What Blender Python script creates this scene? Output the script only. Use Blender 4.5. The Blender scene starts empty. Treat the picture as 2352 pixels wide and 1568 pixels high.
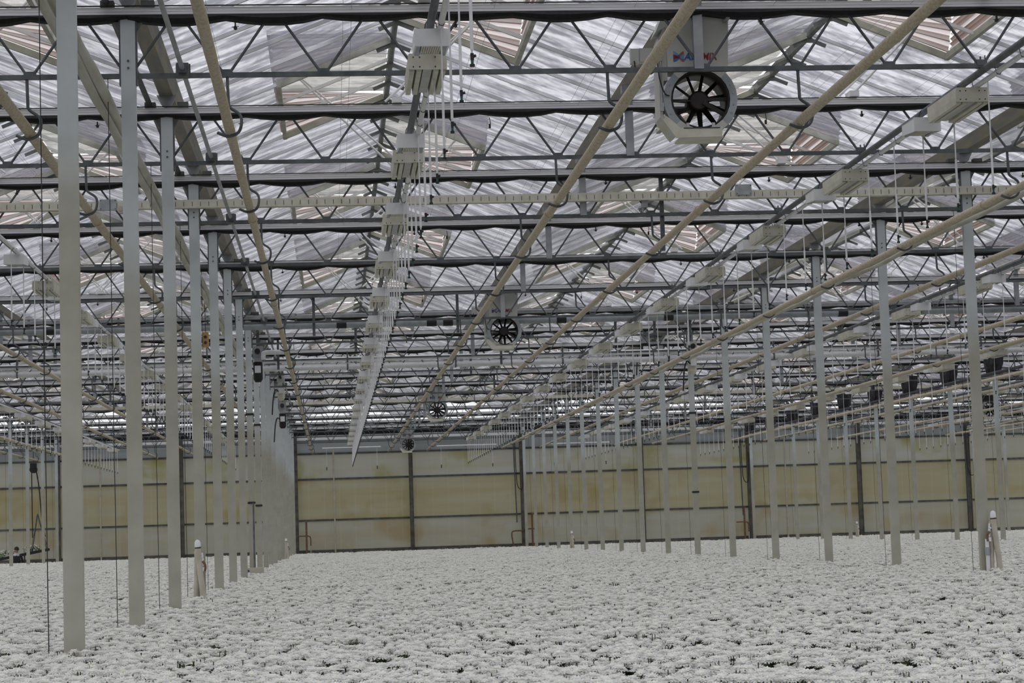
import bpy, math, random
from mathutils import Vector, Matrix
random.seed(7)
SC = bpy.context.scene
COL = SC.collection

# ------------------------------------------------------------------ camera
FPX, PITCH, YAW, ROLL, CZ = 4685.2, .0908, .0902, -.0324, 1.7
_fw = Vector((math.sin(YAW)*math.cos(PITCH), math.cos(YAW)*math.cos(PITCH), math.sin(PITCH)))
_r0 = Vector((math.cos(YAW), -math.sin(YAW), 0)); _u0 = _r0.cross(_fw)
CR = _r0*math.cos(ROLL) + _u0*math.sin(ROLL)
CU = -_r0*math.sin(ROLL) + _u0*math.cos(ROLL)
cam = bpy.data.objects.new('camera', bpy.data.cameras.new('camera')); COL.objects.link(cam)
cam.data.sensor_width = 36.0; cam.data.lens = FPX/2352*36.0
cam.data.clip_start = .1; cam.data.clip_end = 500
cam.matrix_world = Matrix(((CR.x, CU.x, -_fw.x, 0), (CR.y, CU.y, -_fw.y, 0), (CR.z, CU.z, -_fw.z, CZ), (0, 0, 0, 1)))
SC.camera = cam

def pix(x, y, z):
    p = Vector((x, y, z-CZ)); d = p.dot(_fw)
    if d < .5: return (-9e9, -9e9)
    return (1176+FPX*p.dot(CR)/d, 784-FPX*p.dot(CU)/d)
def seen(pts, m=15):
    for p in pts:
        a, b = pix(*p)
        if -m < a < 2352+m and -m < b < 1568+m: return True
    return False
def at_y(x, y, Y):
    d = _fw + CR*((x-1176)/FPX) + CU*((784-y)/FPX); d = d*(Y/d.y)
    return Vector((d.x, Y, d.z+CZ))

# ------------------------------------------------------------------ sky and exposure
W = bpy.data.worlds.new('overcast_sky'); SC.world = W; W.use_nodes = True
nt = W.node_tree; nt.nodes.clear()
tc = nt.nodes.new('ShaderNodeTexCoord'); sx = nt.nodes.new('ShaderNodeSeparateXYZ')
nt.links.new(tc.outputs['Generated'], sx.inputs[0])
cl = nt.nodes.new('ShaderNodeClamp'); nt.links.new(sx.outputs['Z'], cl.inputs['Value'])
mu = nt.nodes.new('ShaderNodeMath'); mu.operation = 'MULTIPLY_ADD'; mu.inputs[1].default_value = 2/3; mu.inputs[2].default_value = 1/3
nt.links.new(cl.outputs[0], mu.inputs[0])                      # standard overcast sky: (1 + 2 sin h) / 3
SKY = 2.6
m2 = nt.nodes.new('ShaderNodeMath'); m2.operation = 'MULTIPLY'; m2.inputs[1].default_value = SKY
nt.links.new(mu.outputs[0], m2.inputs[0])
bg = nt.nodes.new('ShaderNodeBackground'); bg.inputs['Color'].default_value = (.985, .985, 1.0, 1)
nt.links.new(m2.outputs[0], bg.inputs['Strength'])
wo = nt.nodes.new('ShaderNodeOutputWorld'); nt.links.new(bg.outputs[0], wo.inputs[0])
vs = SC.view_settings
SC.display_settings.display_device = 'sRGB'
vs.view_transform = 'Standard'; vs.look = 'None'; vs.gamma = 1.0; vs.use_curve_mapping = False
vs.exposure = 0.25
SC.cycles.max_bounces = 6; SC.cycles.diffuse_bounces = 4; SC.cycles.adaptive_threshold = .05; SC.cycles.transparent_max_bounces = 12
SC.cycles.transmission_bounces = 6; SC.cycles.caustics_reflective = False; SC.cycles.caustics_refractive = False

# ------------------------------------------------------------------ materials
def nodes_of(name):
    m = bpy.data.materials.new(name); m.use_nodes = True
    t = m.node_tree; b = t.nodes['Principled BSDF']
    return m, t, b
def noise(t, scale, detail=3, stretch=None, coord='Position'):
    if coord == 'Position':
        g = t.nodes.new('ShaderNodeNewGeometry'); src = g.outputs['Position']
    else:
        g = t.nodes.new('ShaderNodeTexCoord'); src = g.outputs[coord]
    if stretch:
        mp = t.nodes.new('ShaderNodeMapping'); mp.inputs['Scale'].default_value = stretch
        t.links.new(src, mp.inputs[0]); src = mp.outputs[0]
    n = t.nodes.new('ShaderNodeTexNoise'); n.inputs['Scale'].default_value = scale; n.inputs['Detail'].default_value = detail
    t.links.new(src, n.inputs['Vector'])
    return n.outputs['Fac']
def ramp(t, fac, stops):
    r = t.nodes.new('ShaderNodeValToRGB'); e = r.color_ramp.elements
    while len(e) < len(stops): e.new(.5)
    for el, (p, c) in zip(e, stops):
        el.position = p; el.color = tuple(c)+(1,) if len(c) == 3 else c
    t.links.new(fac, r.inputs[0]); return r.outputs[0]
def mixc(t, fac, a, b):
    m = t.nodes.new('ShaderNodeMix'); m.data_type = 'RGBA'
    for sock, v in ((m.inputs['Factor'], fac), (m.inputs[6], a), (m.inputs[7], b)):
        if hasattr(v, 'links') or hasattr(v, 'is_linked'): t.links.new(v, sock)
        elif isinstance(v, (int, float)): sock.default_value = v
        else: sock.default_value = tuple(v)+(1,)
    return m.outputs[2]
def plain(name, a, b=None, rough=.55, metal=0.0, scale=6, stretch=None, lo=.35, hi=.65, coord='Position'):
    m, t, p = nodes_of(name)
    b = b or tuple(c*.8 for c in a)
    t.links.new(ramp(t, noise(t, scale, 4, stretch, coord), [(lo, b), (hi, a)]), p.inputs['Base Color'])
    p.inputs['Roughness'].default_value = rough; p.inputs['Metallic'].default_value = metal
    return m
def solid(name, a, rough=.55, metal=0.0):
    return plain(name, a, tuple(c*.9 for c in a), rough, metal, 14)

M = {}
M['galv'] = plain('galvanised_steel', (.13, .145, .15), (.075, .085, .09), .5, .35, 9)
M['galv_light'] = plain('pale_galvanised_steel', (.40, .42, .44), (.27, .29, .30), .45, .4, 5)
M['alu'] = plain('aluminium_profile', (.88, .88, .89), (.76, .76, .77), .4, .0, 3, (.6, 6, 6))
M['bar'] = plain('glazing_bar_aluminium', (.88, .88, .90), (.76, .76, .78), .5, .0, 4)
M['vent_bar'] = plain('weathered_vent_frame', (.52, .52, .46), (.36, .36, .30), .55, .1, 6)
M['ridge'] = plain('ridge_aluminium', (.22, .23, .22), (.12, .13, .12), .55, .2, 5)
M['gutter'] = plain('stained_gutter', (.20, .20, .19), (.30, .27, .19), .6, .15, 3, (5, .6, 5))
M['black_cloth'] = plain('black_screen_cloth', (.012, .012, .013), (.006, .006, .007), .85, 0, 30)
M['dark_cloth'] = plain('dark_blackout_cloth', (.03, .03, .034), (.10, .10, .11), .8, 0, 5, (9, 9, .8))
M['rubber'] = solid('black_plastic', (.012, .012, .013), .5)
M['green_plastic'] = solid('green_plastic', (.0, .11, .07), .4)
M['white'] = plain('white_lacquer', (.80, .81, .82), (.74, .75, .76), .45, 0, 7)
M['white_tube'] = solid('white_plastic_tube', (.82, .83, .84), .4)
M['cream'] = plain('cream_lacquer', (.66, .65, .55), (.56, .54, .43), .5, 0, 8)
M['fan_white'] = plain('dull_white_sheet', (.60, .61, .58), (.52, .52, .47), .5, 0, 4)
M['fan_grey'] = plain('blue_grey_sheet', (.40, .44, .46), (.30, .33, .34), .5, .1, 7)
M['grey_plate'] = plain('pale_grey_plate', (.52, .53, .50), (.44, .45, .42), .5, .1, 9)
M['fan_dark'] = plain('dark_fan_metal', (.010, .009, .009), (.022, .015, .012), .5, .2, 10)
M['pipe'] = plain('crusted_heating_pipe', (.57, .51, .39), (.42, .34, .20), .75, 0, 45, (1, .5, 1), .3, .6)
M['cream_pipe'] = plain('cream_pipe', (.55, .51, .42), (.46, .42, .34), .6, 0, 8)
M['film'] = plain('rolled_film', (.56, .56, .50), (.36, .35, .26), .45, 0, 7, (1, .25, 1), .3, .7)
M['post'] = plain('weathered_wall_post', (.17, .16, .13), (.10, .09, .07), .7, .1, 4)
M['rail'] = plain('wall_rail', (.13, .14, .13), (.07, .07, .065), .6, .2, 4)
M['kerb'] = plain('dirty_kerb', (.20, .18, .14), (.09, .085, .06), .9, 0, 3)
M['rust'] = plain('rusty_pipe', (.24, .14, .09), (.15, .085, .055), .85, 0, 15)
M['orange'] = solid('orange_casing', (.42, .24, .08), .5)
M['soil'] = plain('dark_soil', (.035, .028, .02), (.015, .013, .01), .95, 0, 3)
M['skin'] = solid('skin', (.32, .19, .13), .6)
M['hair'] = solid('dark_hair', (.012, .010, .009), .7)
M['shirt'] = plain('pale_shirt', (.55, .55, .57), None, .8)
M['jacket'] = plain('dark_clothing', (.02, .021, .026), None, .85)
M['leaf'] = plain('chrysanthemum_leaf', (.10, .13, .05), (.05, .07, .022), .6, 0, 30)
M['stem'] = solid('green_stem', (.045, .065, .02), .6)
M['disc'] = plain('flower_centre', (.86, .85, .62), (.80, .80, .62), .7, 0, 40)
M['bright_leaf'] = plain('fresh_leaf', (.06, .13, .03), (.025, .06, .015), .6, 0, 20)
M['blue_print'] = solid('blue_print', (.02, .17, .46), .5)
M['light_blue_print'] = solid('light_blue_print', (.16, .40, .68), .5)
M['red_print'] = solid('red_print', (.33, .012, .03), .5)
M['light_red_print'] = solid('light_red_print', (.48, .10, .12), .5)
M['blue_box'] = solid('blue_label', (.03, .06, .20), .6)

def column_mat():
    m, t, p = nodes_of('painted_column')
    g = t.nodes.new('ShaderNodeNewGeometry'); s = t.nodes.new('ShaderNodeSeparateXYZ'); t.links.new(g.outputs['Position'], s.inputs[0])
    n = noise(t, 1.6, 4, (1.5, 1.5, .5))
    a = t.nodes.new('ShaderNodeMath'); a.operation = 'MULTIPLY_ADD'; a.inputs[1].default_value = .9; t.links.new(n, a.inputs[0]); t.links.new(s.outputs['Z'], a.inputs[2])
    mr = t.nodes.new('ShaderNodeMapRange'); mr.inputs['From Min'].default_value = 4.0; mr.inputs['From Max'].default_value = 4.65
    t.links.new(a.outputs[0], mr.inputs['Value'])
    beige = ramp(t, noise(t, 5, 4), [(.3, (.36, .35, .285)), (.7, (.43, .42, .35))])
    white = ramp(t, noise(t, 5, 3), [(.3, (.50, .545, .55)), (.7, (.56, .61, .615))])
    t.links.new(mixc(t, mr.outputs[0], beige, white), p.inputs['Base Color'])
    p.inputs['Roughness'].default_value = .5
    return m
M['column'] = column_mat()

def glass_mat(name, tr, lo, hi, coat_a, coat_b, base=.5):
    # whitewashed glass: where the wash is thick the pane scatters daylight, where it is thin the sky shows
    m, t, p = nodes_of(name); t.nodes.remove(p)
    out = t.nodes['Material Output']
    tb = t.nodes.new('ShaderNodeBsdfTransparent'); tb.inputs[0].default_value = tr+(1,)
    tl = t.nodes.new('ShaderNodeBsdfTranslucent'); df = t.nodes.new('ShaderNodeBsdfDiffuse')
    col = ramp(t, noise(t, 2.2, 4, (.5, 2.2, .5)), [(.3, coat_b), (.7, coat_a)])
    t.links.new(col, tl.inputs[0]); t.links.new(col, df.inputs[0])
    ms = t.nodes.new('ShaderNodeMixShader'); ms.inputs[0].default_value = .15
    t.links.new(tl.outputs[0], ms.inputs[1]); t.links.new(df.outputs[0], ms.inputs[2])
    n1 = noise(t, 3.2, 6, (.55, 1.7, .55)); n2 = noise(t, 11, 4, (1, 1.4, 1))
    ad = t.nodes.new('ShaderNodeMath'); ad.operation = 'MULTIPLY_ADD'; ad.inputs[1].default_value = .35
    t.links.new(n2, ad.inputs[0]); t.links.new(n1, ad.inputs[2])
    mr = t.nodes.new('ShaderNodeMapRange'); mr.inputs['From Min'].default_value = .56; mr.inputs['From Max'].default_value = .80
    mr.inputs['To Min'].default_value = lo; mr.inputs['To Max'].default_value = hi
    t.links.new(ad.outputs[0], mr.inputs['Value'])
    mx = t.nodes.new('ShaderNodeMixShader'); t.links.new(mr.outputs[0], mx.inputs[0])
    t.links.new(tb.outputs[0], mx.inputs[1]); t.links.new(ms.outputs[0], mx.inputs[2])
    fr = t.nodes.new('ShaderNodeFresnel'); fr.inputs[0].default_value = 1.5
    gl = t.nodes.new('ShaderNodeBsdfGlossy'); gl.inputs['Roughness'].default_value = .25
    gm = t.nodes.new('ShaderNodeNewGeometry'); fb = t.nodes.new('ShaderNodeMath'); fb.operation = 'MULTIPLY_ADD'      # no total reflection inside the thin pane
    fb.inputs[1].default_value = -1; fb.inputs[2].default_value = 1; t.links.new(gm.outputs['Backfacing'], fb.inputs[0])
    fm = t.nodes.new('ShaderNodeMath'); fm.operation = 'MULTIPLY'; t.links.new(fr.outputs[0], fm.inputs[0]); t.links.new(fb.outputs[0], fm.inputs[1])
    m3 = t.nodes.new('ShaderNodeMixShader'); t.links.new(fm.outputs[0], m3.inputs[0]); t.links.new(mx.outputs[0], m3.inputs[1]); t.links.new(gl.outputs[0], m3.inputs[2])
    t.links.new(m3.outputs[0], out.inputs[0])
    return m
M['glass'] = glass_mat('whitewashed_glass', (.94, .94, .96), .20, .64, (.235, .24, .28), (.15, .155, .19))
M['vent_glass'] = glass_mat('dirty_vent_glass', (.87, .87, .855), .26, .60, (.31, .305, .285), (.21, .205, .19))
M['clear'] = glass_mat('clear_gable_glass', (.97, .97, .98), .02, .10, (.5, .5, .5), (.4, .4, .4))
def sheet(name, a, b, tmix, rough=.6, stains=False):
    m, t, p = nodes_of(name); t.nodes.remove(p); out = t.nodes['Material Output']
    tl = t.nodes.new('ShaderNodeBsdfTranslucent'); df = t.nodes.new('ShaderNodeBsdfDiffuse')
    col = ramp(t, noise(t, 1.1, 5, (.16, 1, 2.6)), [(.32, b), (.68, a)])
    if stains:
        al = ramp(t, noise(t, 1.0, 6, (.8, 1, .9)), [(.54, (0, 0, 0)), (.70, (1, 1, 1))])
        g = t.nodes.new('ShaderNodeNewGeometry'); s = t.nodes.new('ShaderNodeSeparateXYZ'); t.links.new(g.outputs['Position'], s.inputs[0])
        # algae and iron stains: a green fringe under the eave, brown runs lower down, faint ribs of the twin-wall sheet
        gr = ramp(t, s.outputs['Z'], [(0, (0, 0, 0)), (1, (1, 1, 1))])
        col = mixc(t, al, col, stains)
        wv = t.nodes.new('ShaderNodeTexWave'); wv.inputs['Scale'].default_value = .48; wv.inputs['Distortion'].default_value = 0
        wv.wave_type = 'BANDS'; wv.bands_direction = 'X'
        t.links.new(g.outputs['Position'], wv.inputs[0])
        rb = ramp(t, wv.outputs['Fac'], [(.975, (0, 0, 0)), (.995, (.22, .22, .22))])
        col = mixc(t, rb, col, (.62, .62, .58))
    t.links.new(col, tl.inputs[0]); t.links.new(col, df.inputs[0])
    ms = t.nodes.new('ShaderNodeMixShader'); ms.inputs[0].default_value = tmix
    t.links.new(df.outputs[0], ms.inputs[1]); t.links.new(tl.outputs[0], ms.inputs[2]); t.links.new(ms.outputs[0], out.inputs[0])
    return m
M['panel_mid'] = sheet('ochre_stained_sheet', (.55, .54, .44), (.51, .475, .325), .5, stains=(.48, .43, .27))
M['panel_up'] = sheet('pale_stained_sheet', (.57, .58, .555), (.55, .54, .46), .5, stains=(.47, .455, .27))
M['panel_low'] = sheet('grey_beige_sheet', (.56, .565, .52), (.53, .51, .415), .5, stains=(.50, .45, .32))
M['panel_top'] = sheet('grey_head_sheet', (.48, .50, .51), (.40, .42, .42), .45)
M['net'] = sheet('pale_insect_net', (.86, .81, .81), (.74, .68, .67), .65)
M['net_fold'] = sheet('brown_net_fold', (.40, .31, .28), (.30, .22, .195), .5)
def petal_mat():
    m, t, p = nodes_of('white_petal'); t.nodes.remove(p); out = t.nodes['Material Output']
    tl = t.nodes.new('ShaderNodeBsdfTranslucent'); df = t.nodes.new('ShaderNodeBsdfDiffuse')
    col = ramp(t, noise(t, 9, 2), [(.3, (.945, .945, .90)), (.7, (.975, .975, .935))])
    t.links.new(col, tl.inputs[0]); t.links.new(col, df.inputs[0])
    ms = t.nodes.new('ShaderNodeMixShader'); ms.inputs[0].default_value = .45
    t.links.new(df.outputs[0], ms.inputs[1]); t.links.new(tl.outputs[0], ms.inputs[2]); t.links.new(ms.outputs[0], out.inputs[0])
    return m
M['petal'] = petal_mat()

# ------------------------------------------------------------------ mesh helpers
class MB:
    def __init__(s): s.v = []; s.f = []; s.mi = []; s.sm = []
    def add(s, vs, fs, mi=0, smooth=False):
        o = len(s.v); s.v += [tuple(p) for p in vs]
        for f in fs: s.f.append(tuple(i+o for i in f)); s.mi.append(mi); s.sm.append(smooth)
        return s
    def box(s, x0, x1, y0, y1, z0, z1, mi=0):
        return s.hexa([(x0, y0, z0), (x1, y0, z0), (x1, y1, z0), (x0, y1, z0), (x0, y0, z1), (x1, y0, z1), (x1, y1, z1), (x0, y1, z1)], mi)
    def hexa(s, p, mi=0):
        return s.add(p, [(3, 2, 1, 0), (4, 5, 6, 7), (0, 1, 5, 4), (1, 2, 6, 5), (2, 3, 7, 6), (3, 0, 4, 7)], mi)
    def beam(s, p, q, w, h, mi=0, up=(0, 0, 1)):
        p, q = Vector(p), Vector(q); d = (q-p).normalized(); u = Vector(up)
        if abs(d.dot(u)) > .98: u = Vector((0, 1, 0))
        r = d.cross(u).normalized()*(w/2); u = r.cross(d).normalized()*(h/2)
        return s.hexa([p-r-u, p+r-u, q+r-u, q-r-u, p-r+u, p+r+u, q+r+u, q-r+u], mi)
    def tube(s, pts, r, n=8, mi=0, caps=True, smooth=True):
        pts = [Vector(p) for p in pts]; rr = r if isinstance(r, (list, tuple)) else [r]*len(pts); vs = []; fs = []
        d0 = (pts[1]-pts[0]).normalized(); u = Vector((0, 0, 1)) if abs(d0.z) < .9 else Vector((1, 0, 0))
        for i, p in enumerate(pts):
            d = (pts[min(i+1, len(pts)-1)]-pts[max(i-1, 0)]).normalized()
            a = d.cross(u).normalized(); b = d.cross(a).normalized(); u = a.cross(d)
            for k in range(n):
                t = 2*math.pi*k/n; vs.append(p+(a*math.cos(t)+b*math.sin(t))*rr[i])
        for i in range(len(pts)-1):
            for k in range(n): fs.append((i*n+k, i*n+(k+1) % n, (i+1)*n+(k+1) % n, (i+1)*n+k))
        s.add(vs, fs, mi, smooth)
        if caps:
            s.add(vs[:n], [tuple(range(n-1, -1, -1))], mi); s.add(vs[-n:], [tuple(range(n))], mi)
        return s
    def prism(s, prof, a0, a1, axis='y', mi=0, smooth=False):
        n = len(prof)
        def pt(p, a):
            return (p[0], a, p[1]) if axis == 'y' else ((a, p[0], p[1]) if axis == 'x' else (p[0], p[1], a))
        vs = [pt(p, a0) for p in prof]+[pt(p, a1) for p in prof]
        s.add(vs, [(k, (k+1) % n, n+(k+1) % n, n+k) for k in range(n)], mi, smooth)
        s.add(vs[:n], [tuple(range(n))], mi); s.add(vs[n:], [tuple(range(n-1, -1, -1))], mi)
        return s
    def ring(s, c, ri, ro, y0, y1, n=24, mi=0):
        vs = []; fs = []
        for k in range(n):
            t = 2*math.pi*k/n; cs, sn = math.cos(t), math.sin(t)
            for r, y in ((ri, y0), (ro, y0), (ro, y1), (ri, y1)): vs.append((c[0]+r*cs, c[1]+y, c[2]+r*sn))
        for k in range(n):
            a = 4*k; b = 4*((k+1) % n)
            for j in range(4): fs.append((a+j, b+j, b+(j+1) % 4, a+(j+1) % 4))
        return s.add(vs, fs, mi, True)
    def mesh(s, name, mats):
        me = bpy.data.meshes.new(name); me.from_pydata(s.v, [], s.f)
        for m in (mats if isinstance(mats, (list, tuple)) else [mats]): me.materials.append(M[m] if isinstance(m, str) else m)
        me.polygons.foreach_set('material_index', s.mi); me.polygons.foreach_set('use_smooth', s.sm)
        me.update(); return me
def ob(name, mesh, parent=None, loc=(0, 0, 0), rz=0.0):
    o = bpy.data.objects.new(name, mesh); COL.objects.link(o); o.location = loc
    if rz: o.rotation_euler = (0, 0, rz)
    if parent: o.parent = parent
    return o
def thing(name, label, cat, loc=(0, 0, 0), rz=0.0, group=None, mesh=None, kind=None):
    o = ob(name, mesh, None, loc, rz); o['label'] = label
    if cat: o['category'] = cat
    if group: o['group'] = group
    if kind: o['kind'] = kind
    return o
ORD = 'nearest|second nearest|third nearest|fourth nearest|fifth nearest|sixth nearest|seventh nearest|eighth nearest|ninth nearest|tenth nearest|eleventh nearest|twelfth nearest|thirteenth nearest|fourteenth nearest|fifteenth nearest|sixteenth nearest|seventeenth nearest|eighteenth nearest|nineteenth nearest|twentieth nearest|twenty-first nearest|twenty-second nearest|twenty-third nearest'.split('|')
def ordinal(i):
    if i < len(ORD): return ORD[i]
    i += 1; u = 'first second third fourth fifth sixth seventh eighth ninth'.split(); t = 'twenty thirty forty fifty sixty seventy eighty ninety'.split(); tt = 'twentieth thirtieth fortieth fiftieth sixtieth seventieth eightieth ninetieth'.split()
    return (tt[i//10-2] if i % 10 == 0 else '%s-%s' % (t[i//10-2], u[i % 10-1]))+' nearest'
def smooth_pts(pts, n=4):
    P = [Vector(p) for p in pts]; out = []
    for i in range(len(P)-1):
        a = P[max(i-1, 0)]; b = P[i]; c = P[i+1]; d = P[min(i+2, len(P)-1)]
        for k in range(n):
            t = k/n; out.append(.5*((2*b)+(c-a)*t+(2*a-5*b+4*c-d)*t*t+(3*b-a-3*c+d)*t**3))
    out.append(P[-1]); return out

# ------------------------------------------------------------------ the grid of the house
XL, BAY, D0 = -1.584, 9.6, 8.74
def KY(k): return D0+4*k
def XR(n): return XL+BAY*n                    # column rows
def XG(m): return XL+4.8*m                    # gutters
RZ, SL = 7.29, .396                           # ridge height, fall of the roof
TOPZ, BOTZ = 6.07, 5.50                       # chords of the trusses
YW = 86.5                                     # far wall
YB = -15.26
PIPZ = 5.05
FLZ = 1.0                                     # top of the flowers

# ------------------------------------------------------------------ floor
fl = thing('floor', 'dark soil floor under the flower bed', None, kind='structure',
           mesh=MB().box(-60, 80, -60, 140, -.3, 0).mesh('floor', 'soil'))

# ------------------------------------------------------------------ ceiling: glass roof in ridges and valleys
ceil = thing('ceiling', 'whitewashed glass roof of parallel ridges and gutters', None, kind='structure')
GM0, GM1 = -4, 8
vents = []                                    # (ridge index, side, y0)
for m in range(GM0, GM1):
    for side in (1, -1):
        y = (18.74 if side > 0 else 22.74)-8*4
        while y+3 < YW-1:
            if y > YB and seen([(XG(m)+2.4+side*1.2, y+a, RZ-c) for a in (0, 1.5, 3) for c in (0, .5)], 600): vents.append((m, side, y))
            y += 8
vset = {(m, s, round(y+j, 2)) for (m, s, y) in vents for j in range(3)}
def pane_mesh(d0, d1, name):
    b = MB(); z0, z1 = -SL*d0, -SL*d1; t = .006
    return b.hexa([(d0, .008, z0), (d1, .008, z1), (d1, .992, z1), (d0, .992, z0), (d0, .008, z0+t), (d1, .008, z1+t), (d1, .992, z1+t), (d0, .992, z0+t)]).mesh(name, 'glass')
PM = {False: pane_mesh(.04, 2.34, 'glass_pane'), True: pane_mesh(1.34, 2.34, 'short_glass_pane')}
BARM = MB().beam((.03, 0, -.024-SL*.03), (2.33, 0, -.024-SL*2.33), .034, .036).mesh('glazing_bar', 'bar')
CLIP = MB().beam((-.19, 0, -.10-.19*SL), (0, 0, -.095), .012, .045).beam((.19, 0, -.10-.19*SL), (0, 0, -.095), .012, .045).box(-.03, .03, -.02, .02, -.13, -.05).mesh('ridge_bracket', 'ridge')
panes = []; bars = []; clips = []
ys = [round(KY(-6)+i, 2) for i in range(int(YW-YB))]
for m in range(GM0, GM1):
    rx = XG(m)+2.4
    for y in ys:
        clips.append((rx, y, RZ, 0))
        for side in (1, -1):
            short = (m, side, y) in vset
            panes.append((rx, y, side, short)); bars.append((rx, y, side))
def rank(items, centre, n):
    a = []; b = []
    for it in items:
        (a if seen([centre(it)], 0) else b).append(it)
    a.sort(key=lambda it: it[1]); return a[:n], a[n:]+b
def place(name, me, rx, y, side, w):          # left slopes are the right slope turned round
    return ob(name, me, ceil, (rx, y if side > 0 else y+w, RZ), 0 if side > 0 else math.pi)
near, far = rank(panes, lambda t: (t[0]+1.2*t[2], t[1]+.5, RZ-.5), 300)
for rx, y, side, short in near: place('glass_pane', PM[short], rx, y, side, 1)
def join(meshes_at, name, mats, parent, label=None):
    b = MB()
    for me, mtx in meshes_at:
        b.add([mtx @ v.co for v in me.vertices], [tuple(p.vertices) for p in me.polygons])
    o = ob(name, b.mesh(name, mats), parent); o['kind'] = 'stuff'
    return o
def mt(rx, y, side, w, z=RZ): return Matrix.Translation((rx, y if side > 0 else y+w, z)) @ Matrix.Rotation(0 if side > 0 else math.pi, 4, 'Z')
join([(PM[s], mt(rx, y, sd, 1)) for rx, y, sd, s in far], 'distant_glass_panes', 'glass', ceil)
near, far = rank(bars, lambda t: (t[0]+1.2*t[2], t[1], RZ-.5), 300)
for rx, y, side in near: place('glazing_bar', BARM, rx, y, side, 0)
join([(BARM, mt(rx, y, sd, 0)) for rx, y, sd in far], 'distant_glazing_bars', 'bar', ceil)
near, far = rank(clips, lambda t: (t[0], t[1], RZ-.1), 250)
for rx, y, z, _ in near: ob('ridge_bracket', CLIP, ceil, (rx, y, z))
join([(CLIP, Matrix.Translation((rx, y, z))) for rx, y, z, _ in far], 'distant_ridge_brackets', 'ridge', ceil)
RIDGE = MB().prism([(-.035, .03), (.035, .03), (.03, -.07), (.012, -.09), (-.012, -.09), (-.03, -.07)], YB, YW).mesh('ridge_beam', 'ridge')
GUT = MB().prism([(-.075, .10), (-.065, .10), (-.03, .01), (.03, .01), (.065, .10), (.075, .10), (.04, 0), (-.04, 0)], YB, YW).mesh('roof_gutter', 'gutter')
GUTW = MB().prism([(-.11, .15), (-.095, .15), (-.055, .012), (.055, .012), (.095, .15), (.11, .15), (.07, 0), (-.07, 0)], YB, YW).mesh('wide_roof_gutter', 'gutter')
for m in range(GM0, GM1): ob('ridge_beam', RIDGE, ceil, (XG(m)+2.4, 0, RZ))
for m in range(GM0, GM1+1): ob('roof_gutter', GUTW if m % 2 == 0 else GUT, ceil, (XG(m), 0, 6.19 if m % 2 == 0 else 6.24))

# open roof vents with pleated nets
VL, VH = 1.30, .50
def vent_parts():
    P = {}
    b = MB(); z = lambda d: -SL*d
    for y in (0, 3.0): b.beam((.04, y, z(.04)-.035), (VL+.02, y, z(VL+.02)-.035), .045, .07)
    b.beam((VL, -.03, z(VL)-.035), (VL, 3.03, z(VL)-.035), .05, .07)
    P['vent_frame'] = b.mesh('vent_frame', 'vent_bar')
    b = MB()
    for y in (0, 1, 2, 3): b.beam((.02, y, .05), (1.40, y, .045), .035, .04)
    b.beam((1.40, -.02, .045), (1.40, 3.02, .045), .05, .05)
    P['sash'] = b.mesh('vent_sash', 'alu')
    P['glass_pane'] = MB().box(.04, 1.39, .02, .98, .06, .066).mesh('vent_pane', 'vent_glass')
    for nm, y0 in (('side_net_near', 0.0), ('side_net_far', 3.0)):
        b = MB(); n = 9; pr = None
        for i in range(n+1):
            t = i/n; e = Vector((VL+.02+.07*t, 0, z(VL)+t*(.045-z(VL))))
            yy = .022*(1 if i % 2 else -1)
            h = Vector((.05, 0, -.01)); cur = (Vector((h.x, y0, h.z)), Vector((e.x, y0+yy, e.z)))
            if pr:
                q = lambda a, c, f: a.lerp(c, f)
                for (f0, f1, mi) in ((0, .30, 1), (.30, 1, 0)):
                    b.add([q(pr[0], cur[0], f0), q(pr[1], cur[1], f0), q(pr[1], cur[1], f1)], [(0, 1, 2)], mi)
            pr = cur
        P[nm] = b.mesh(nm, ['net', 'net_fold'])
    b = MB(); n = 10
    for i in range(n):
        t0, t1 = i/n, (i+1)/n; x = lambda t: VL+.02+.07*t; zz = lambda t: z(VL)+t*(.045-z(VL))
        tm = t0+.5/n
        for ta, tb, oa, ob_, mi in ((t0, tm, 0, .03, 1), (tm, t1, .03, 0, 1 if i % 3 else 0)):
            b.add([(x(ta)+oa, 0, zz(ta)), (x(ta)+oa, 3, zz(ta)), (x(tb)+ob_, 3, zz(tb)), (x(tb)+ob_, 0, zz(tb))], [(0, 1, 2, 3)], mi)
    P['front_net'] = b.mesh('front_net', ['net', 'net_fold'])
    b = MB()
    for j, dy in enumerate((-.02, .10)): b.tube([(-.05-.12*j, dy, -1.16), (1.15, dy, .03)], .014, 6)
    b.box(-.10, -.0, -.05, .14, -1.2, -1.14)
    P['push_rod'] = b.mesh('push_rod', 'alu')
    return P
VP = vent_parts(); wn = 0
def ridge_phrase(m):
    return {-3: 'ridge third left of the left columns', -2: 'ridge second left of the left columns', -1: 'ridge just left of the left columns', 0: 'ridge left of the fans', 1: 'ridge right of the fans',
            2: 'ridge just right of the right columns', 3: 'ridge second right of the right columns', 4: 'ridge third right of the right columns', 5: 'ridge fourth right of the right columns', 6: 'ridge fifth right of the right columns', 7: 'ridge sixth right of the right columns'}.get(m, 'outermost ridge')
vcount = {}
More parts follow.
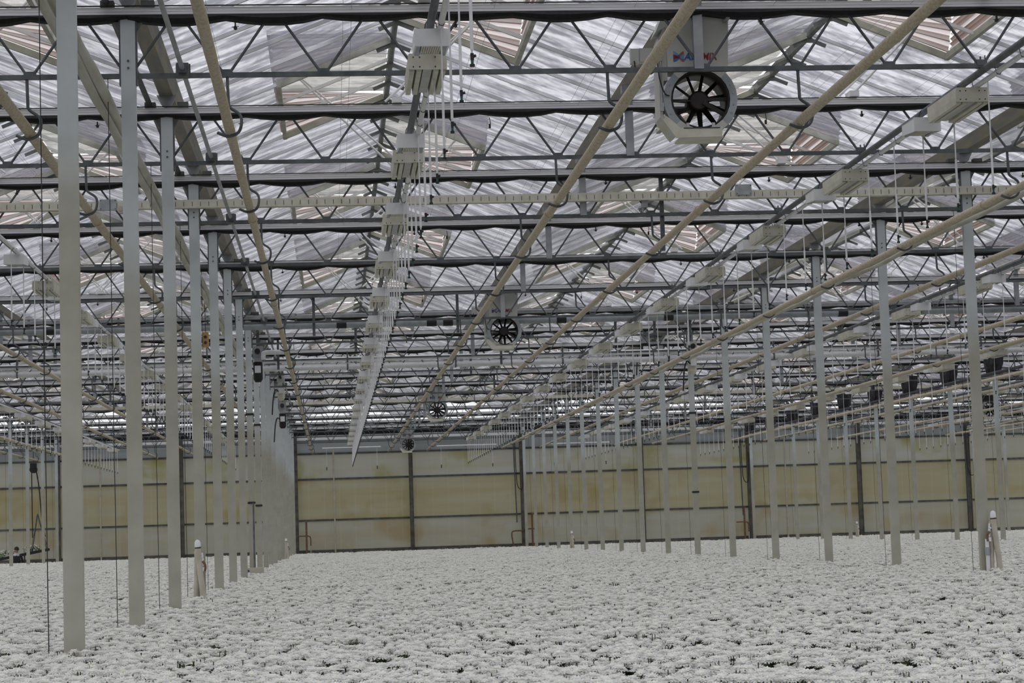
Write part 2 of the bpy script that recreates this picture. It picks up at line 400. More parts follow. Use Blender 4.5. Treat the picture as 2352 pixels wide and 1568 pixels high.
for (m, s, y) in sorted(vents, key=lambda v: v[2]):
    rx = XG(m)+2.4
    wn += 1; vis = seen([(rx+s*1.2, y+a, RZ-c) for a in (0, 1.5, 3) for c in (0, .5)], 0); i = vcount.get((m, s, vis), 0); vcount[(m, s, vis)] = i+1
    w = thing('window_%d' % wn, ('%s open roof vent on the %s slope of the %s' if vis else '%s hidden roof vent, %s slope, %s') % (ORD[i], 'right' if s > 0 else 'left', ridge_phrase(m)), None,
              (rx, y if s > 0 else y+3, RZ), 0 if s > 0 else math.pi, 'open roof vents with pleated nets', None, 'structure')
    for nm in ('vent_frame', 'sash', 'side_net_near', 'side_net_far', 'front_net'): ob(nm, VP[nm], w)
    for j in range(3): ob('glass_pane', VP['glass_pane'], w, (0, j, 0))
    ob('push_rod', VP['push_rod'], w, (0, 2.0 if s > 0 else 1.0, 0))

# ------------------------------------------------------------------ far wall
wall = thing('wall_back', 'far end wall of stained translucent sheets between dark rails and posts', None, (0, YW, 0), kind='structure')
WP = [-20.9, -16.1, -11.33, -6.25, -1.5, 3.34, 8.05, 13.18, 17.83, 22.64, 27.44, 32.2, 37.0]
ZB = [.98, 2.26, 3.98, 5.05, 6.02]
PANM = ['panel_low', 'panel_mid', 'panel_up', 'panel_top']
for i in range(len(WP)-1):
    for j in range(4):
        b = MB(); x0, x1, z0, z1 = WP[i]+.05, WP[i+1]-.05, ZB[j]+.03, ZB[j+1]-.03
        n = 10; vs = []; fs = []                      # slightly bellied sheet
        am = random.uniform(.01, .035)
        for a in range(n+1):
            t = a/n
            for c in range(5):
                u = c/4; bell = -am*math.sin(math.pi*u)*math.sin(math.pi*t*(1+(i+j) % 2))*(1 if j else .3)
                vs.append((x0+(x1-x0)*t, bell, z0+(z1-z0)*u))
        for a in range(n):
            for c in range(4): fs.append((a*5+c, (a+1)*5+c, (a+1)*5+c+1, a*5+c+1))
        b.add(vs, fs, 0, True); b.add([(v[0], .02, v[2]) for v in vs], [f[::-1] for f in fs], 0, True)
        ob('wall_sheet', b.mesh('wall_sheet', PANM[j]), wall)
for j, z in enumerate(ZB):
    ob('wall_rail', MB().box(-21, 37, -.05, .02, z-.04, z+.035).mesh('wall_rail', 'rail'), wall)
ob('head_rail', MB().box(-21, 37, -.16, -.06, 5.63, 5.72).mesh('head_rail', 'alu'), wall)
ob('kerb', MB().box(-21, 37, -.10, .10, 0, .95).mesh('kerb', 'kerb'), wall)
PST = MB().box(-.085, .085, -.20, -.02, 0, 6.1).box(-.085, -.07, -.24, -.20, 0, 6.1).box(.07, .085, -.24, -.20, 0, 6.1).mesh('wall_post', 'post')
for x in WP: ob('wall_post', PST, wall, (x, 0, 0))
ob('gable_rail', MB().box(-21, 37, -.04, .04, 6.0, 6.34).mesh('gable_rail', 'panel_top'), wall)
for m in range(GM0, GM1):
    rx = XG(m)+2.4
    g = MB()
    for k in range(-2, 2):
        x0, x1 = k*1.15, (k+1)*1.15
        z = lambda x: RZ-SL*abs(x)-.03
        b = MB().prism([(x0+.02, 6.36), (x1-.02, 6.36), (x1-.02, max(z(x1), 6.37)), (x0+.02, max(z(x0), 6.37))], -.004, .004)
        if seen([(rx+x0+.5, YW, 6.6)]): ob('gable_pane', b.mesh('gable_pane', 'clear'), wall, (rx, 0, 0))
    g.beam((-2.35, 0, RZ-SL*2.35), (0, 0, RZ), .06, .07).beam((2.35, 0, RZ-SL*2.35), (0, 0, RZ), .06, .07)
    for k in (-1, 0, 1): g.box(k*1.15-.02, k*1.15+.02, -.03, .03, 6.34, RZ-SL*abs(k*1.15))
    ob('gable_frame', g.mesh('gable_frame', 'bar'), wall, (rx, 0, 0))
# a dark service band just in front of the wall head, pipes and cables on the wall
thing('head_screen', 'dark folded screen bundle along the head of the far wall', 'screen', (0, YW-1.2, 5.86),
      mesh=MB().prism([(-.12, .1), (.1, .12), (.14, 0), (.08, -.09), (-.1, -.07)], -20, 36, 'x').mesh('head_screen', 'black_cloth'))
for i, (x, c) in enumerate(((at_y(768, 1150, YW).x, 'left of the middle wall post'), (at_y(232, 1150, YW).x, 'behind the nearest left column'), (at_y(1805, 1150, YW).x, 'behind the right columns'))):
    thing('drain_pipe', 'thin cream vertical pipe on the far wall %s' % c, 'pipe', (x, YW-.18, 0), mesh=MB().tube([(0, 0, 0), (0, 0, 5.3)], .035, 8).mesh('drain_pipe', 'cream_pipe'))
for i, (x, c) in enumerate(((-1.10, 'beside the left column row'), (8.40, 'beside the right wall post'), (17.5, 'near the second right wall post'))):
    t = thing('rusty_standpipe', 'rusty brown pipe with side branch at the far wall %s' % c, 'pipe', (x, YW-.35, 0))
    ob('riser', MB().tube([(0, 0, 0), (0, 0, 2.3)], .04, 8).mesh('riser', 'rust'), t)
    ob('branch', MB().tube(smooth_pts([(-.35, 0, 1.62), (0, 0, 1.62), (.12, 0, 1.60), (.17, 0, 1.5), (.17, 0, 1.2)]), .03, 6).mesh('branch', 'rust'), t)
    ob('drop', MB().tube([(.17, 0, 1.2), (.17, 0, 0)], .025, 6).mesh('drop', 'cream_pipe'), t)
t = thing('rusty_elbow_pipe', 'rusty pipe bent over at the foot of the right wall post', 'pipe', (7.9, YW-.35, 0))
ob('bend', MB().tube(smooth_pts([(.1, 0, 1.55), (-.28, 0, 1.55), (-.38, 0, 1.45), (-.36, 0, 1.2)]), .035, 6).mesh('bend', 'rust'), t)
ob('drop', MB().tube([(-.36, 0, 1.2), (-.18, 0, 0)], .032, 6).mesh('drop', 'rust'), t)
for x, c in ((at_y(1180, 1100, YW).x, 'left of the right wall post'), (at_y(1698, 1100, YW).x, 'left of the second right wall post'), (at_y(2215, 1100, YW).x, 'left of the third right wall post')):
    t = thing('cable_loop', 'black cable loop on a grey pipe, %s' % c, 'cable', (x, YW-.25, 0))
    ob('conduit', MB().tube([(0, 0, 5.6), (.06, 0, 1.9)], .028, 6).mesh('conduit', 'galv'), t)
    ob('cable', MB().tube(smooth_pts([(.06, -.04, 5.5), (.08, -.04, 4.2), (.12, -.04, 3.5), (.25, -.04, 3.3), (.36, -.04, 3.5), (.38, -.04, 4.6)]), .018, 6).mesh('cable', 'rubber'), t)
for x0, x1, c in ((740, 875, 'left of the last fan'), (1003, 1140, 'right of the last fan'), (1262, 1400, 'behind the right columns')):
    a, b2 = at_y(x0, 1029-.02*(x0-740), YW-.9), at_y(x1, 1029-.02*(x1-740), YW-.9); zc = (a.z+b2.z)/2
    t = thing('cross_tube', 'white cross tube with two sprinklers at the far wall %s' % c, 'tube', ((a.x+b2.x)/2, YW-.9, zc))
    h = (b2.x-a.x)/2
    ob('tube', MB().tube([(-h, 0, 0), (h, 0, 0)], .03, 8).mesh('tube', 'white_tube'), t)
    ob('wall_bracket', MB().box(-.015, .015, 0, .88, -.015, .015).mesh('wall_bracket', 'galv'), t)
    for s in (-.86, .86):
        ob('drop_tube', MB().tube([(s*h, 0, 0), (s*h, 0, -.78)], .008, 5).mesh('drop_tube', 'white_tube'), t)
        ob('nozzle', MB().tube([(s*h, 0, -.78), (s*h, 0, -.92)], .02, 6).mesh('nozzle', 'rubber'), t)

# ------------------------------------------------------------------ columns
CW = .06
ROWN = {-2: 'outermost left row', -1: 'far-left row', 0: 'left row', 1: 'right row', 2: 'second right row', 3: 'third right row', 4: 'fourth right row'}
pm = MB().box(-CW, CW, -.035, .035, 0, 5.99).mesh('post', 'column')
pm2 = MB().box(-CW-.014, -CW-.001, -.03, .03, 5.42, 5.98).mesh('end_plate', 'galv')
gus = MB().prism([(CW+.002, 5.95), (CW+.06, 5.95), (CW+.014, 5.87), (CW+.002, 5.87)], -.02, .02).mesh('gusset', 'galv')
bolt = MB().tube([(0, -.036, 0), (0, -.044, 0)], .010, 6).mesh('bolt', 'galv')
cbl = MB().tube([(-.17, 0, 5.48), (-.165, .0, 3), (-.15, 0, .0)], 0.0032, 4).mesh('cable', 'rubber')
for n in range(-2, 5):
    i = i2 = 0
    for k in range(1, 20):
        x, y = XR(n), KY(k); Q = [(x, y, z) for z in (1.0, 2, 3, 4, 5, 5.9)]
        if not seen(Q, 450): continue
        vis = seen(Q, 12)
        c = thing('steel_column', ('white painted steel column with beige foot, %s in the %s' % (ORD[i], ROWN[n])) if vis else 'white column beyond the frame edge, %s in the %s' % (ORD[i2], ROWN[n]), 'column', (x, y, 0), 0, 'columns of the %s' % ROWN[n])
        i += vis; i2 += not vis
        ob('post', pm, c)
        ob('end_plate', pm2, c); ob('end_plate', pm2, c, (2*CW+.015, 0, 0))
        ob('gusset', gus, c); ob('gusset', gus, c, rz=math.pi)
        if k <= 9 or n > 0:
            for z in (5.62, 5.56): ob('bolt', bolt, c, (0, 0, z))
        ob('cable', cbl, c)
        if (n, k) in ((0, 8), (1, 9), (0, 9)):
            for z in (2.35, 4.1): ob('clamp', MB().box(-.075, .075, -.05, .05, -.02, .02).mesh('clamp', 'rubber'), c, (0, 0, z))

# ------------------------------------------------------------------ trusses and gathered screens
BAYN = {-2: 'outermost left bay', -1: 'left bay', 0: 'central bay', 1: 'right bay', 2: 'second right bay', 3: 'third right bay', 4: 'fourth right bay'}
topc = MB().box(0, BAY, -.028, .028, TOPZ-.035, TOPZ).box(0, BAY, -.034, .034, TOPZ-.066, TOPZ-.04).mesh('top_chord', ['alu'])
botc = MB().box(CW+.01, BAY-CW-.01, -.02, .02, BOTZ-.02, BOTZ+.018).mesh('bottom_chord', 'galv')
dR = MB().tube([(.02, 0, BOTZ+.01), (.37, 0, TOPZ-.06)], .0125, 6).mesh('diagonal_bar', 'galv')
dL = MB().tube([(-.02, 0, BOTZ+.01), (-.37, 0, TOPZ-.06)], .0125, 6).mesh('diagonal_bar', 'galv')
node = MB().box(-.05, .05, -.016, .016, BOTZ+.0, BOTZ+.045).mesh('node_plate', 'galv')
stub = MB().box(-.04, .04, -.03, .03, BOTZ, 6.24).box(-.07, .07, -.05, .05, 6.16, 6.24).mesh('gutter_post', 'galv_light')
brk = MB().prism([(-.10, .13), (.10, .13), (.05, .03), (0, 0), (-.05, .03)], -.03, .03).box(-.22, -.11, -.05, .05, .0, .055, 1).box(.11, .22, -.05, .05, .0, .055, 1).mesh('gutter_bracket', ['galv_light', 'rail'])
b = MB()
for j in range(13):
    for mesh_, ok in ((dR, j < 12), (dL, j > 0)):
        if ok: b.add([(v.co.x+.8*j, v.co.y, v.co.z) for v in mesh_.vertices], [tuple(p.vertices) for p in mesh_.polygons])
diag_all = b.mesh('lattice_bars', 'galv')
def curtain_mesh(seed):
    r = random.Random(seed); b = MB(); n = 60; vs = []; fs = []
    lows = [r.uniform(.055, .085) for _ in range(14)]
    for i in range(n+1):
        x = BAY*i/n; c = x/.8; k = int(c); sag = lows[k % 14]*(.45+.55*abs(math.sin(math.pi*c)))
        for (yy, zz) in ((-.06, 0), (-.085, -.5*sag), (-.05, -sag), (.05, -sag*.96), (.085, -.5*sag), (.06, 0)):
            vs.append((x, yy, TOPZ-.068+zz))
    for i in range(n):
        for j in range(6): fs.append((i*6+j, i*6+(j+1) % 6, (i+1)*6+(j+1) % 6, (i+1)*6+j))
    b.add(vs, fs, 0, False); b.add(vs[:6], [tuple(range(5, -1, -1))]); b.add(vs[-6:], [tuple(range(6))])
    return b.mesh('screen_bundle', 'black_cloth')
CURT = [curtain_mesh(s) for s in range(4)]
rack = MB().box(0, BAY, -.05, -.04, TOPZ+.002, TOPZ+.012).mesh('rack_strip', 'rubber')
pul = MB().box(-.006, .006, -.012, .012, -.03, .01).tube([(0, -.012, -.035), (0, .012, -.035)], .016, 8).tube([(-.03, 0, -.028), (.03, 0, -.022)], .003, 4).mesh('pulley', 'rubber')
hang = MB().tube([(0, 0, 0), (.01, 0, -.07)], .004, 4).box(-.010, .012, -.010, .010, -.115, -.07).mesh('weight', 'rubber')
for n in range(-2, 5):
    i = i2 = 0
    for k in range(1, 21):
        x, y = XR(n), min(KY(k), YW-.45); Q = [(x+BAY*u, y, z) for u in (0, .1, .2, .3, .4, .5, .6, .7, .8, .9, 1) for z in (TOPZ, 5.8, BOTZ)]
        if not seen(Q, 450): continue
        vis = seen(Q, 0); od = ('%s across the %s' % (ORD[i], BAYN[n])) if vis else '%s beyond the frame edge in the %s' % (ORD[i2], BAYN[n])
        t = thing('lattice_truss', 'grey zigzag lattice truss, %s' % od, 'truss', (x, y, 0), 0, 'trusses of the %s' % BAYN[n])
        ob('top_chord', topc, t); ob('bottom_chord', botc, t); ob('gutter_post', stub, t, (4.757, 0, 0))
        if k <= 9:
            for j in range(13):
                if j < 12: ob('diagonal_bar', dR, t, (.8*j, 0, 0))
                if j > 0: ob('diagonal_bar', dL, t, (.8*j, 0, 0))
                if 0 < j < 12: ob('node_plate', node, t, (.8*j, 0, 0))
        else:
            ob('lattice_bars', diag_all, t)['kind'] = 'stuff'
        ob('gutter_bracket', brk, t, (0, 0, TOPZ)); ob('rack_strip', rack, t)
        s = thing('screen_bundle', ('black screen cloth gathered under the truss, %s' if vis else 'gathered black screen cloth, %s') % od, 'screen', (x, y, 0), 0, 'gathered screens of the %s' % BAYN[n])
        ob('cloth', CURT[(k+n) % 4], s)
        if k <= 10:
            for xx in (.62, 2.45, 5.05, 7.1, 8.9): ob('pulley', pul, s, (xx+.13*((k*3+n) % 4), 0, TOPZ-.14))
            if k % 2:
                for xx in (3.3, 6.2): ob('weight', hang, s, (xx, 0, TOPZ-.14))
        i += vis; i2 += not vis

wire = MB().tube([(0, 8, 0), (0, YW-1, 0)], .0016, 4).mesh('wire', 'galv_light')
for n in (-1, 0, 1):
    t = thing('screen_wires', 'thin steel screen wires stretched lengthwise over the %s' % BAYN[n], 'wires', (XR(n), 0, TOPZ+.02))
    for j in range(8):
        for d in (-.035, .035): ob('wire', wire, t, (.62+1.19*j+d, 0, -.05 if d > 0 else 0))

# ------------------------------------------------------------------ heating pipes on hooks
hook = MB().tube(smooth_pts([(-.01, 0, BOTZ-.01), (-.005, 0, 5.30), (.005, 0, 5.23), (.085, 0, 5.17), (.10, 0, 5.10), (.075, 0, 5.02), (.0, 0, 4.985), (-.06, 0, 5.0), (-.10, 0, 5.02)], 3), .014, 6).mesh('pipe_hook', 'galv')
sock = MB().tube([(0, -.05, PIPZ), (0, .05, PIPZ)], .052, 10).mesh('pipe_joint', 'pipe')
def crust_pipe(name, r, y0, y1, mat, seed):
    rr = random.Random(seed); n = int((y1-y0)/.5); pts = [(0, y0+(y1-y0)*i/n, PIPZ) for i in range(n+1)]
    return MB().tube(pts, [r*(1+rr.uniform(-.05, .05)) for _ in pts], 10).mesh(name, mat)
PIPEM = [crust_pipe('heating_pipe', .043, 8, YW-.6, 'pipe', s) for s in range(2)]
pi = 0
for m in range(-3, 8):
    for s in (-1, 1):
        x = XG(m)+.815*s
        if not seen([(x, y, PIPZ) for y in range(12, 86, 3)], 0): continue
        where = {-1: 'just left', 1: 'just right'}[s]
        gn = {-3: 'the fourth left gutter', -2: 'the far-left columns', -1: 'the gutter left of the left columns', 0: 'the left column row', 1: 'the row of fans', 2: 'the right column row', 3: 'the gutter right of the right columns', 4: 'the second right column row', 5: 'the fifth right gutter', 6: 'the third right column row', 7: 'the seventh right gutter'}[m]
        t = thing('heating_pipe', 'crusted cream heating pipe running %s of %s' % (where, gn), 'pipe', (x, 0, 0), 0, 'heating pipes under the trusses')
        ob('pipe', PIPEM[pi % 2], t); pi += 1
        for k in range(2, 20):
            if seen([(x, KY(k), 5.3)], 60):
                ob('pipe_hook', hook, t, (0, KY(k), 0))
                if k % 2: ob('pipe_joint', sock, t, (0, KY(k)+.9, 0))

# ------------------------------------------------------------------ lamp rows: rail, water tube, lamps, ballasts, drop tubes
LROW = {-4: 'fourth left lamp row', -3: 'third outer left lamp row', -2: 'second outer left lamp row', -1: 'first outer left lamp row', 0: 'lamp row left of the fans', 1: 'lamp row right of the fans', 2: 'first outer right lamp row', 3: 'second outer right lamp row', 4: 'third outer right lamp row', 5: 'fourth outer right lamp row', 6: 'fifth outer right lamp row', 7: 'sixth outer right lamp row'}
rail = MB().tube([(0, 6, 0), (0, YW-1, 0)], .032, 10).mesh('rail', 'galv')
wtub = MB().tube([(.065, 6, -.055), (.065, YW-1, -.055)], .024, 10).mesh('water_tube', 'white_tube')
rhk = MB().tube([(0, 0, .03), (0, 0, .13)], .008, 5).tube([(.04, 0, .03), (.04, 0, .14)], .006, 5).box(-.04, .05, -.025, .025, .05, .10).mesh('rail_hanger', 'galv')
rcl = MB().tube([(.034, 0, .02), (.036, 0, -.03), (.05, 0, -.08), (.075, 0, -.085), (.09, 0, -.06)], .004, 4).mesh('tube_clip', 'galv')
# lamp with open reflector (front face towards -y)
b = MB(); b.box(-.127, .127, 0, .02, -.13, 0).box(-.127, .127, .02, .40, -.012, 0)
b.hexa([(-.127, .02, -.13), (-.115, .02, -.13), (-.115, .40, -.10), (-.127, .40, -.10), (-.127, .02, 0), (-.115, .02, 0), (-.115, .40, 0), (-.127, .40, 0)])
b.hexa([(.115, .02, -.13), (.127, .02, -.13), (.127, .40, -.10), (.115, .40, -.10), (.115, .02, 0), (.127, .02, 0), (.127, .40, 0), (.115, .40, 0)])
b.box(-.127, .127, .39, .41, -.10, 0); LH = b.mesh('lamp_housing', 'white')
b = MB()
for i in range(9):
    x0 = -.075+i*.0167
    b.hexa([(x0, .03, -.125), (x0+.013, .03, -.125), (x0+.013, .38, -.10), (x0, .38, -.10), (x0, .03, -.10), (x0+.013, .03, -.10), (x0+.013, .38, -.08), (x0, .38, -.08)])
LR = b.mesh('reflector', 'cream')
LS = MB().box(-.115, -.082, .03, .38, -.115, -.09).box(.082, .115, .03, .38, -.115, -.09).mesh('reflector_side', 'fan_grey')
LK = MB().tube([(-.05, .1, 0), (-.04, .1, .06), (-.02, .1, .09)], .004, 4).tube([(.05, .1, 0), (.04, .1, .06), (.02, .1, .09)], .004, 4).mesh('hook', 'rubber')
# finned ballast
b = MB().prism([(-.15, -.04), (-.14, 0), (.14, 0), (.15, -.04), (.15, -.125), (-.15, -.125)], 0, .02); BE = b.mesh('end_plate', 'cream')
BB = MB().box(-.145, .145, .02, .86, -.085, 0).mesh('ballast_body', 'cream')
BF = MB().hexa([(-.019, .02, -.14), (.019, .02, -.14), (.019, .86, -.14), (-.019, .86, -.14), (-.024, .02, -.085), (.024, .02, -.085), (.024, .86, -.085), (-.024, .86, -.085)]).mesh('cooling_fin', 'cream')
BG = MB().box(-.034, .034, .02, .86, -.122, -.085).mesh('centre_plate', 'grey_plate')
BS = MB().tube([(0, -.003, 0), (0, .002, 0)], .006, 6).mesh('screw', 'rubber')
# drop tube
DT = MB().tube([(0, 0, 0), (0, 0, -.56)], .0065, 5).mesh('drop_tube', 'white_tube')
DW = MB().tube([(0, 0, -.52), (0, 0, -.90)], .0105, 6).tube([(0, 0, -.90), (0, 0, -.92)], .007, 5).mesh('tube_weight', 'white_tube')
DN = MB().tube([(0, 0, -.92), (0, 0, -.96)], .011, 6).tube([(-.004, 0, -.945), (.024, 0, -.935)], .009, 5).tube([(0, 0, -.985), (0, 0, -1.0)], .016, 6).mesh('nozzle', 'rubber')
DG = MB().tube([(0, 0, -.955), (0, 0, -.99)], .009, 6).mesh('nozzle_insert', 'green_plastic')
drops = []
RAILZ = 5.45
for m in range(-4, 8):
    x = XG(m)+2.4
    if not seen([(x, y, RAILZ-c) for y in range(12, 85, 2) for c in (0, .5)], 0): continue
    nm = LROW[m]
    t = thing('lamp_rail', 'grey rail with white water tube along the %s' % nm, 'rail', (x, 0, RAILZ), 0, 'rails of the lamp rows')
    ob('rail', rail, t); ob('water_tube', wtub, t)
    for k in range(2, 20):
        if seen([(x, KY(k), RAILZ)], 10): ob('rail_hanger', rhk, t, (0, KY(k), 0))
    yy = 14.0; c = 0
    while yy < 40 and c < 45:
        if seen([(x, yy, RAILZ)], 0): ob('tube_clip', rcl, t, (0, yy, 0)); c += 1
        yy += .62
    lamp_first = (m % 2 == 0)
    i = j = 0
    for k in range(0, 18):
        yl = 14.78+4*k if lamp_first else 18.35+4*(k-1)
        yb = 15.50+4*k if lamp_first else 17.0+4*(k-1)
        if yl < YW-2 and seen([(x, yl, 5.3)], 0):
            g = thing('grow_lamp', 'white reflector lamp, %s in the %s' % (ORD[i], nm), 'lamp', (x, yl, 5.385), 0, 'reflector lamps of the %s' % nm); i += 1
            ob('lamp_housing', LH, g); ob('reflector', LR, g); ob('reflector_side', LS, g); ob('hook', LK, g)
        if yb < YW-2 and seen([(x, yb, 5.3)], 0):
            g = thing('ballast_box', 'cream finned ballast box, %s in the %s' % (ORD[j], nm), 'ballast', (x, yb, 5.37), 0, 'ballast boxes of the %s' % nm); j += 1
            ob('ballast_body', BB, g); ob('end_plate', BE, g); ob('centre_plate', BG, g); ob('hook', LK, g, (0, .2, 0))
            for q in (-.121, -.066, .066, .121): ob('cooling_fin', BF, g, (q, 0, 0))
            if k < 6:
                for q in (-.11, -.06, .06, .11):
                    for zz in (-.03, -.105): ob('screw', BS, g, (q, 0, zz))
    y = 11.75
    while y < YW-1.5:
        if seen([(x, y, z) for z in (5.2, 4.9, 4.6, 4.45)], 0): drops.append((x+.0, y+random.uniform(-.03, .03), m))
        y += 1.0
drops.sort(key=lambda d: d[1])
dc = {}
for x, y, m in drops[:300]:
    i = dc.get(m, 0); dc[m] = i+1; nm = LROW[m]
    lab = 'white drop tube with nozzle, %s in the %s' % (ordinal(i), nm)
    t = thing('drop_tube', lab, 'tube', (x+.065, y, RAILZ-.055), random.uniform(-.4, .4), 'drop tubes of the %s' % nm)
    ob('tube', DT, t); ob('tube_weight', DW, t); ob('nozzle', DN, t); ob('nozzle_insert', DG, t)
b = MB()
for x, y, m in drops[300:]:
    for me, mi in ((DT, 0), (DW, 0), (DN, 1), (DG, 2)):
        b.add([(v.co.x+x+.065, v.co.y+y, v.co.z+RAILZ-.055) for v in me.vertices], [tuple(p.vertices) for p in me.polygons], mi)
thing('distant_drop_tubes', 'farthest white drop tubes with sprinkler nozzles near the far wall', 'tubes', mesh=b.mesh('distant_drop_tubes', ['white_tube', 'rubber', 'green_plastic']), kind='stuff')

# ------------------------------------------------------------------ rolled film along the column rows, drive shaft
for n, c in ((-1, 'far-left columns'), (0, 'left columns'), (1, 'right columns'), (2, 'second right columns'), (3, 'third right columns')):
    t = thing('rolled_film', 'off-white film rolled up lengthwise beside the %s' % c, 'film', (XR(n)-.20, 0, 5.33), 0, 'rolled films along the column rows')
    r = random.Random(n+9); ys_ = [9+i*.75 for i in range(int((YW-10)/.75))]
    if n != 2:
        ob('roll', MB().tube([(r.uniform(-.006, .006), y, r.uniform(-.006, .006)) for y in ys_], [.052+r.uniform(-.006, .006) for _ in ys_], 9).mesh('roll', 'film'), t)
        ob('loose_fold', MB().tube([(-.03+r.uniform(-.01, .01), y, -.085+.02*math.sin(y*1.3)+r.uniform(-.008, .008)) for y in ys_], [.035+r.uniform(-.008, .008) for _ in ys_], 7).mesh('loose_fold', 'film'), t)
    else:
        ob('roll', MB().tube([(0, y, 0) for y in ys_], [.045+r.uniform(-.004, .004) for _ in ys_], 9).mesh('roll', 'dark_cloth'), t)
        ob('lower_bar', MB().tube([(0, 9, -.12), (0, YW-1, -.12)], .03, 8).mesh('lower_bar', 'cream_pipe'), t)
        t['label'] = 'dark blackout roll with pale bar beside the second right columns'
i = 0
for k in range(9, 20):
    x, y = XR(2), KY(k)
    if not seen([(x, y, 5.5)], 10): continue
    b = MB(); vs = []; fs = []; n = 16
    for a in range(n+1):
        u = a/n*2-1; dpt = .03*(1 if a % 2 else -1)
        for (w, z) in ((.42, 0), (.38, -.28), (.20, -.57)): vs.append((-.12+dpt*(1-.3*abs(u)), u*w, z))
    for a in range(n):
        for j in range(2): fs.append((a*3+j, (a+1)*3+j, (a+1)*3+j+1, a*3+j+1))
    b.add(vs, fs); b.add([(v[0]-.012, v[1], v[2]) for v in vs], [f[::-1] for f in fs])
    b2 = MB(); b2.add([(v[1]*.55+.02, -.15-v[0]*.6, v[2]) for v in vs], fs)
    t = thing('gathered_cloth', 'dark cloth gathered at a column top, %s in the second right row' % ORD[i], 'cloth', (x, y, 5.90), 0, 'gathered cloths of the second right row'); i += 1
    ob('side_fold', b.mesh('side_fold', 'dark_cloth'), t); ob('front_fold', b2.mesh('front_fold', 'dark_cloth'), t)
t = thing('drive_shaft', 'thin grey drive shaft on brackets right of the left columns', 'shaft', (-1.142, 0, 5.545))
ob('tube', MB().tube([(0, 9, 0), (0, 62, 0)], .021, 8).mesh('tube', 'galv_light'), t)
sb = MB().box(-.05, .05, -.06, .03, -.065, .05).box(-.06, .06, .03, .05, -.04, .06).box(-.03, .035, -.09, -.06, -.04, .03).mesh('shaft_bracket', 'galv')
for k in range(2, 14): ob('shaft_bracket', sb, t, (0, KY(k), 0))
t = thing('valley_pipe', 'grey pipe just below the gutter over the left columns', 'pipe', (-1.76, 0, 6.12))
ob('tube', MB().tube([(0, 9, 0), (0, YW-2, 0)], .03, 8).mesh('tube', 'galv'), t)

# ------------------------------------------------------------------ fans with printed hoods
def text_mesh(s, size, mat, wid, shear=.18):
    cu = bpy.data.curves.new('lettering', 'FONT'); cu.body = s; cu.size = size; cu.shear = shear; cu.extrude = .001; cu.offset = size*.018
    o = bpy.data.objects.new('lettering', cu); COL.objects.link(o)
    bpy.context.view_layer.update()
    me = bpy.data.meshes.new_from_object(o.evaluated_get(bpy.context.evaluated_depsgraph_get()))
    COL.objects.unlink(o); bpy.data.objects.remove(o)
    me.materials.clear(); me.materials.append(M[mat])
    w = max(v.co.x for v in me.vertices)
    for v in me.vertices: v.co = (v.co.x*wid/w, -v.co.z, v.co.y)
    return me, wid
TA, wa = text_mesh('AIR', .086, 'blue_print', .132); TM, wm = text_mesh('MIX', .086, 'red_print', .136)
def band(pts, w, mat):
    b = MB(); P = smooth_pts(pts, 5); vs = []; fs = []
    for i, p in enumerate(P): vs += [(p.x, 0, p.z-w/2), (p.x, 0, p.z+w/2)]
    for i in range(len(P)-1): fs.append((2*i, 2*i+2, 2*i+3, 2*i+1))
    b.add(vs, fs); return b.mesh('logo_mark', mat)
LOGO = [band([(0, 0, .078), (.022, 0, .068), (.052, 0, .042)], .028, 'light_blue_print'), band([(0, 0, .052), (.020, 0, .046), (.050, 0, .040)], .018, 'red_print'),
        band([(0, 0, .030), (.020, 0, .036), (.050, 0, .042)], .024, 'red_print'), band([(0, 0, .008), (.024, 0, .016), (.052, 0, .036)], .022, 'blue_print'),
        band([(.046, 0, .042), (.070, 0, .066), (.092, 0, .076)], .026, 'light_red_print'), band([(.046, 0, .040), (.070, 0, .050), (.092, 0, .050)], .02, 'light_blue_print'),
        band([(.046, 0, .040), (.070, 0, .032), (.092, 0, .030)], .02, 'light_blue_print'), band([(.046, 0, .040), (.070, 0, .014), (.092, 0, .006)], .022, 'light_red_print')]
FZ = 5.27; F = {}
F['hood'] = MB().hexa([(-.27, 0, 5.535), (.25, 0, 5.535), (.25, .30, 5.535), (-.27, .30, 5.535), (-.275, 0, 5.99), (.27, 0, 5.99), (.27, .34, 5.99), (-.275, .34, 5.99)]).mesh('hood', 'fan_white')
F['hanger'] = MB().box(-.25, -.22, -.17, .02, 5.93, 5.985).box(.22, .25, -.17, .02, 5.93, 5.985).mesh('hanger', 'galv_light')
F['hood_rim'] = MB().box(-.30, .30, -.02, .36, 5.985, 6.0).hexa([(-.36, 0, 5.86), (-.275, 0, 5.90), (-.275, .3, 5.90), (-.36, .3, 5.86), (-.30, 0, 6.0), (-.275, 0, 6.0), (-.275, .3, 6.0), (-.30, .3, 6.0)]).mesh('hood_rim', 'fan_white')
b = MB().prism([(-.335, 5.80), (-.27, 5.95), (-.27, 5.44), (-.305, 5.44), (-.32, 5.15), (-.20, 4.98), (-.225, 4.96), (-.345, 5.13)], .02, .30)
F['side_panel'] = b.mesh('side_panel', 'fan_white')
b = MB()
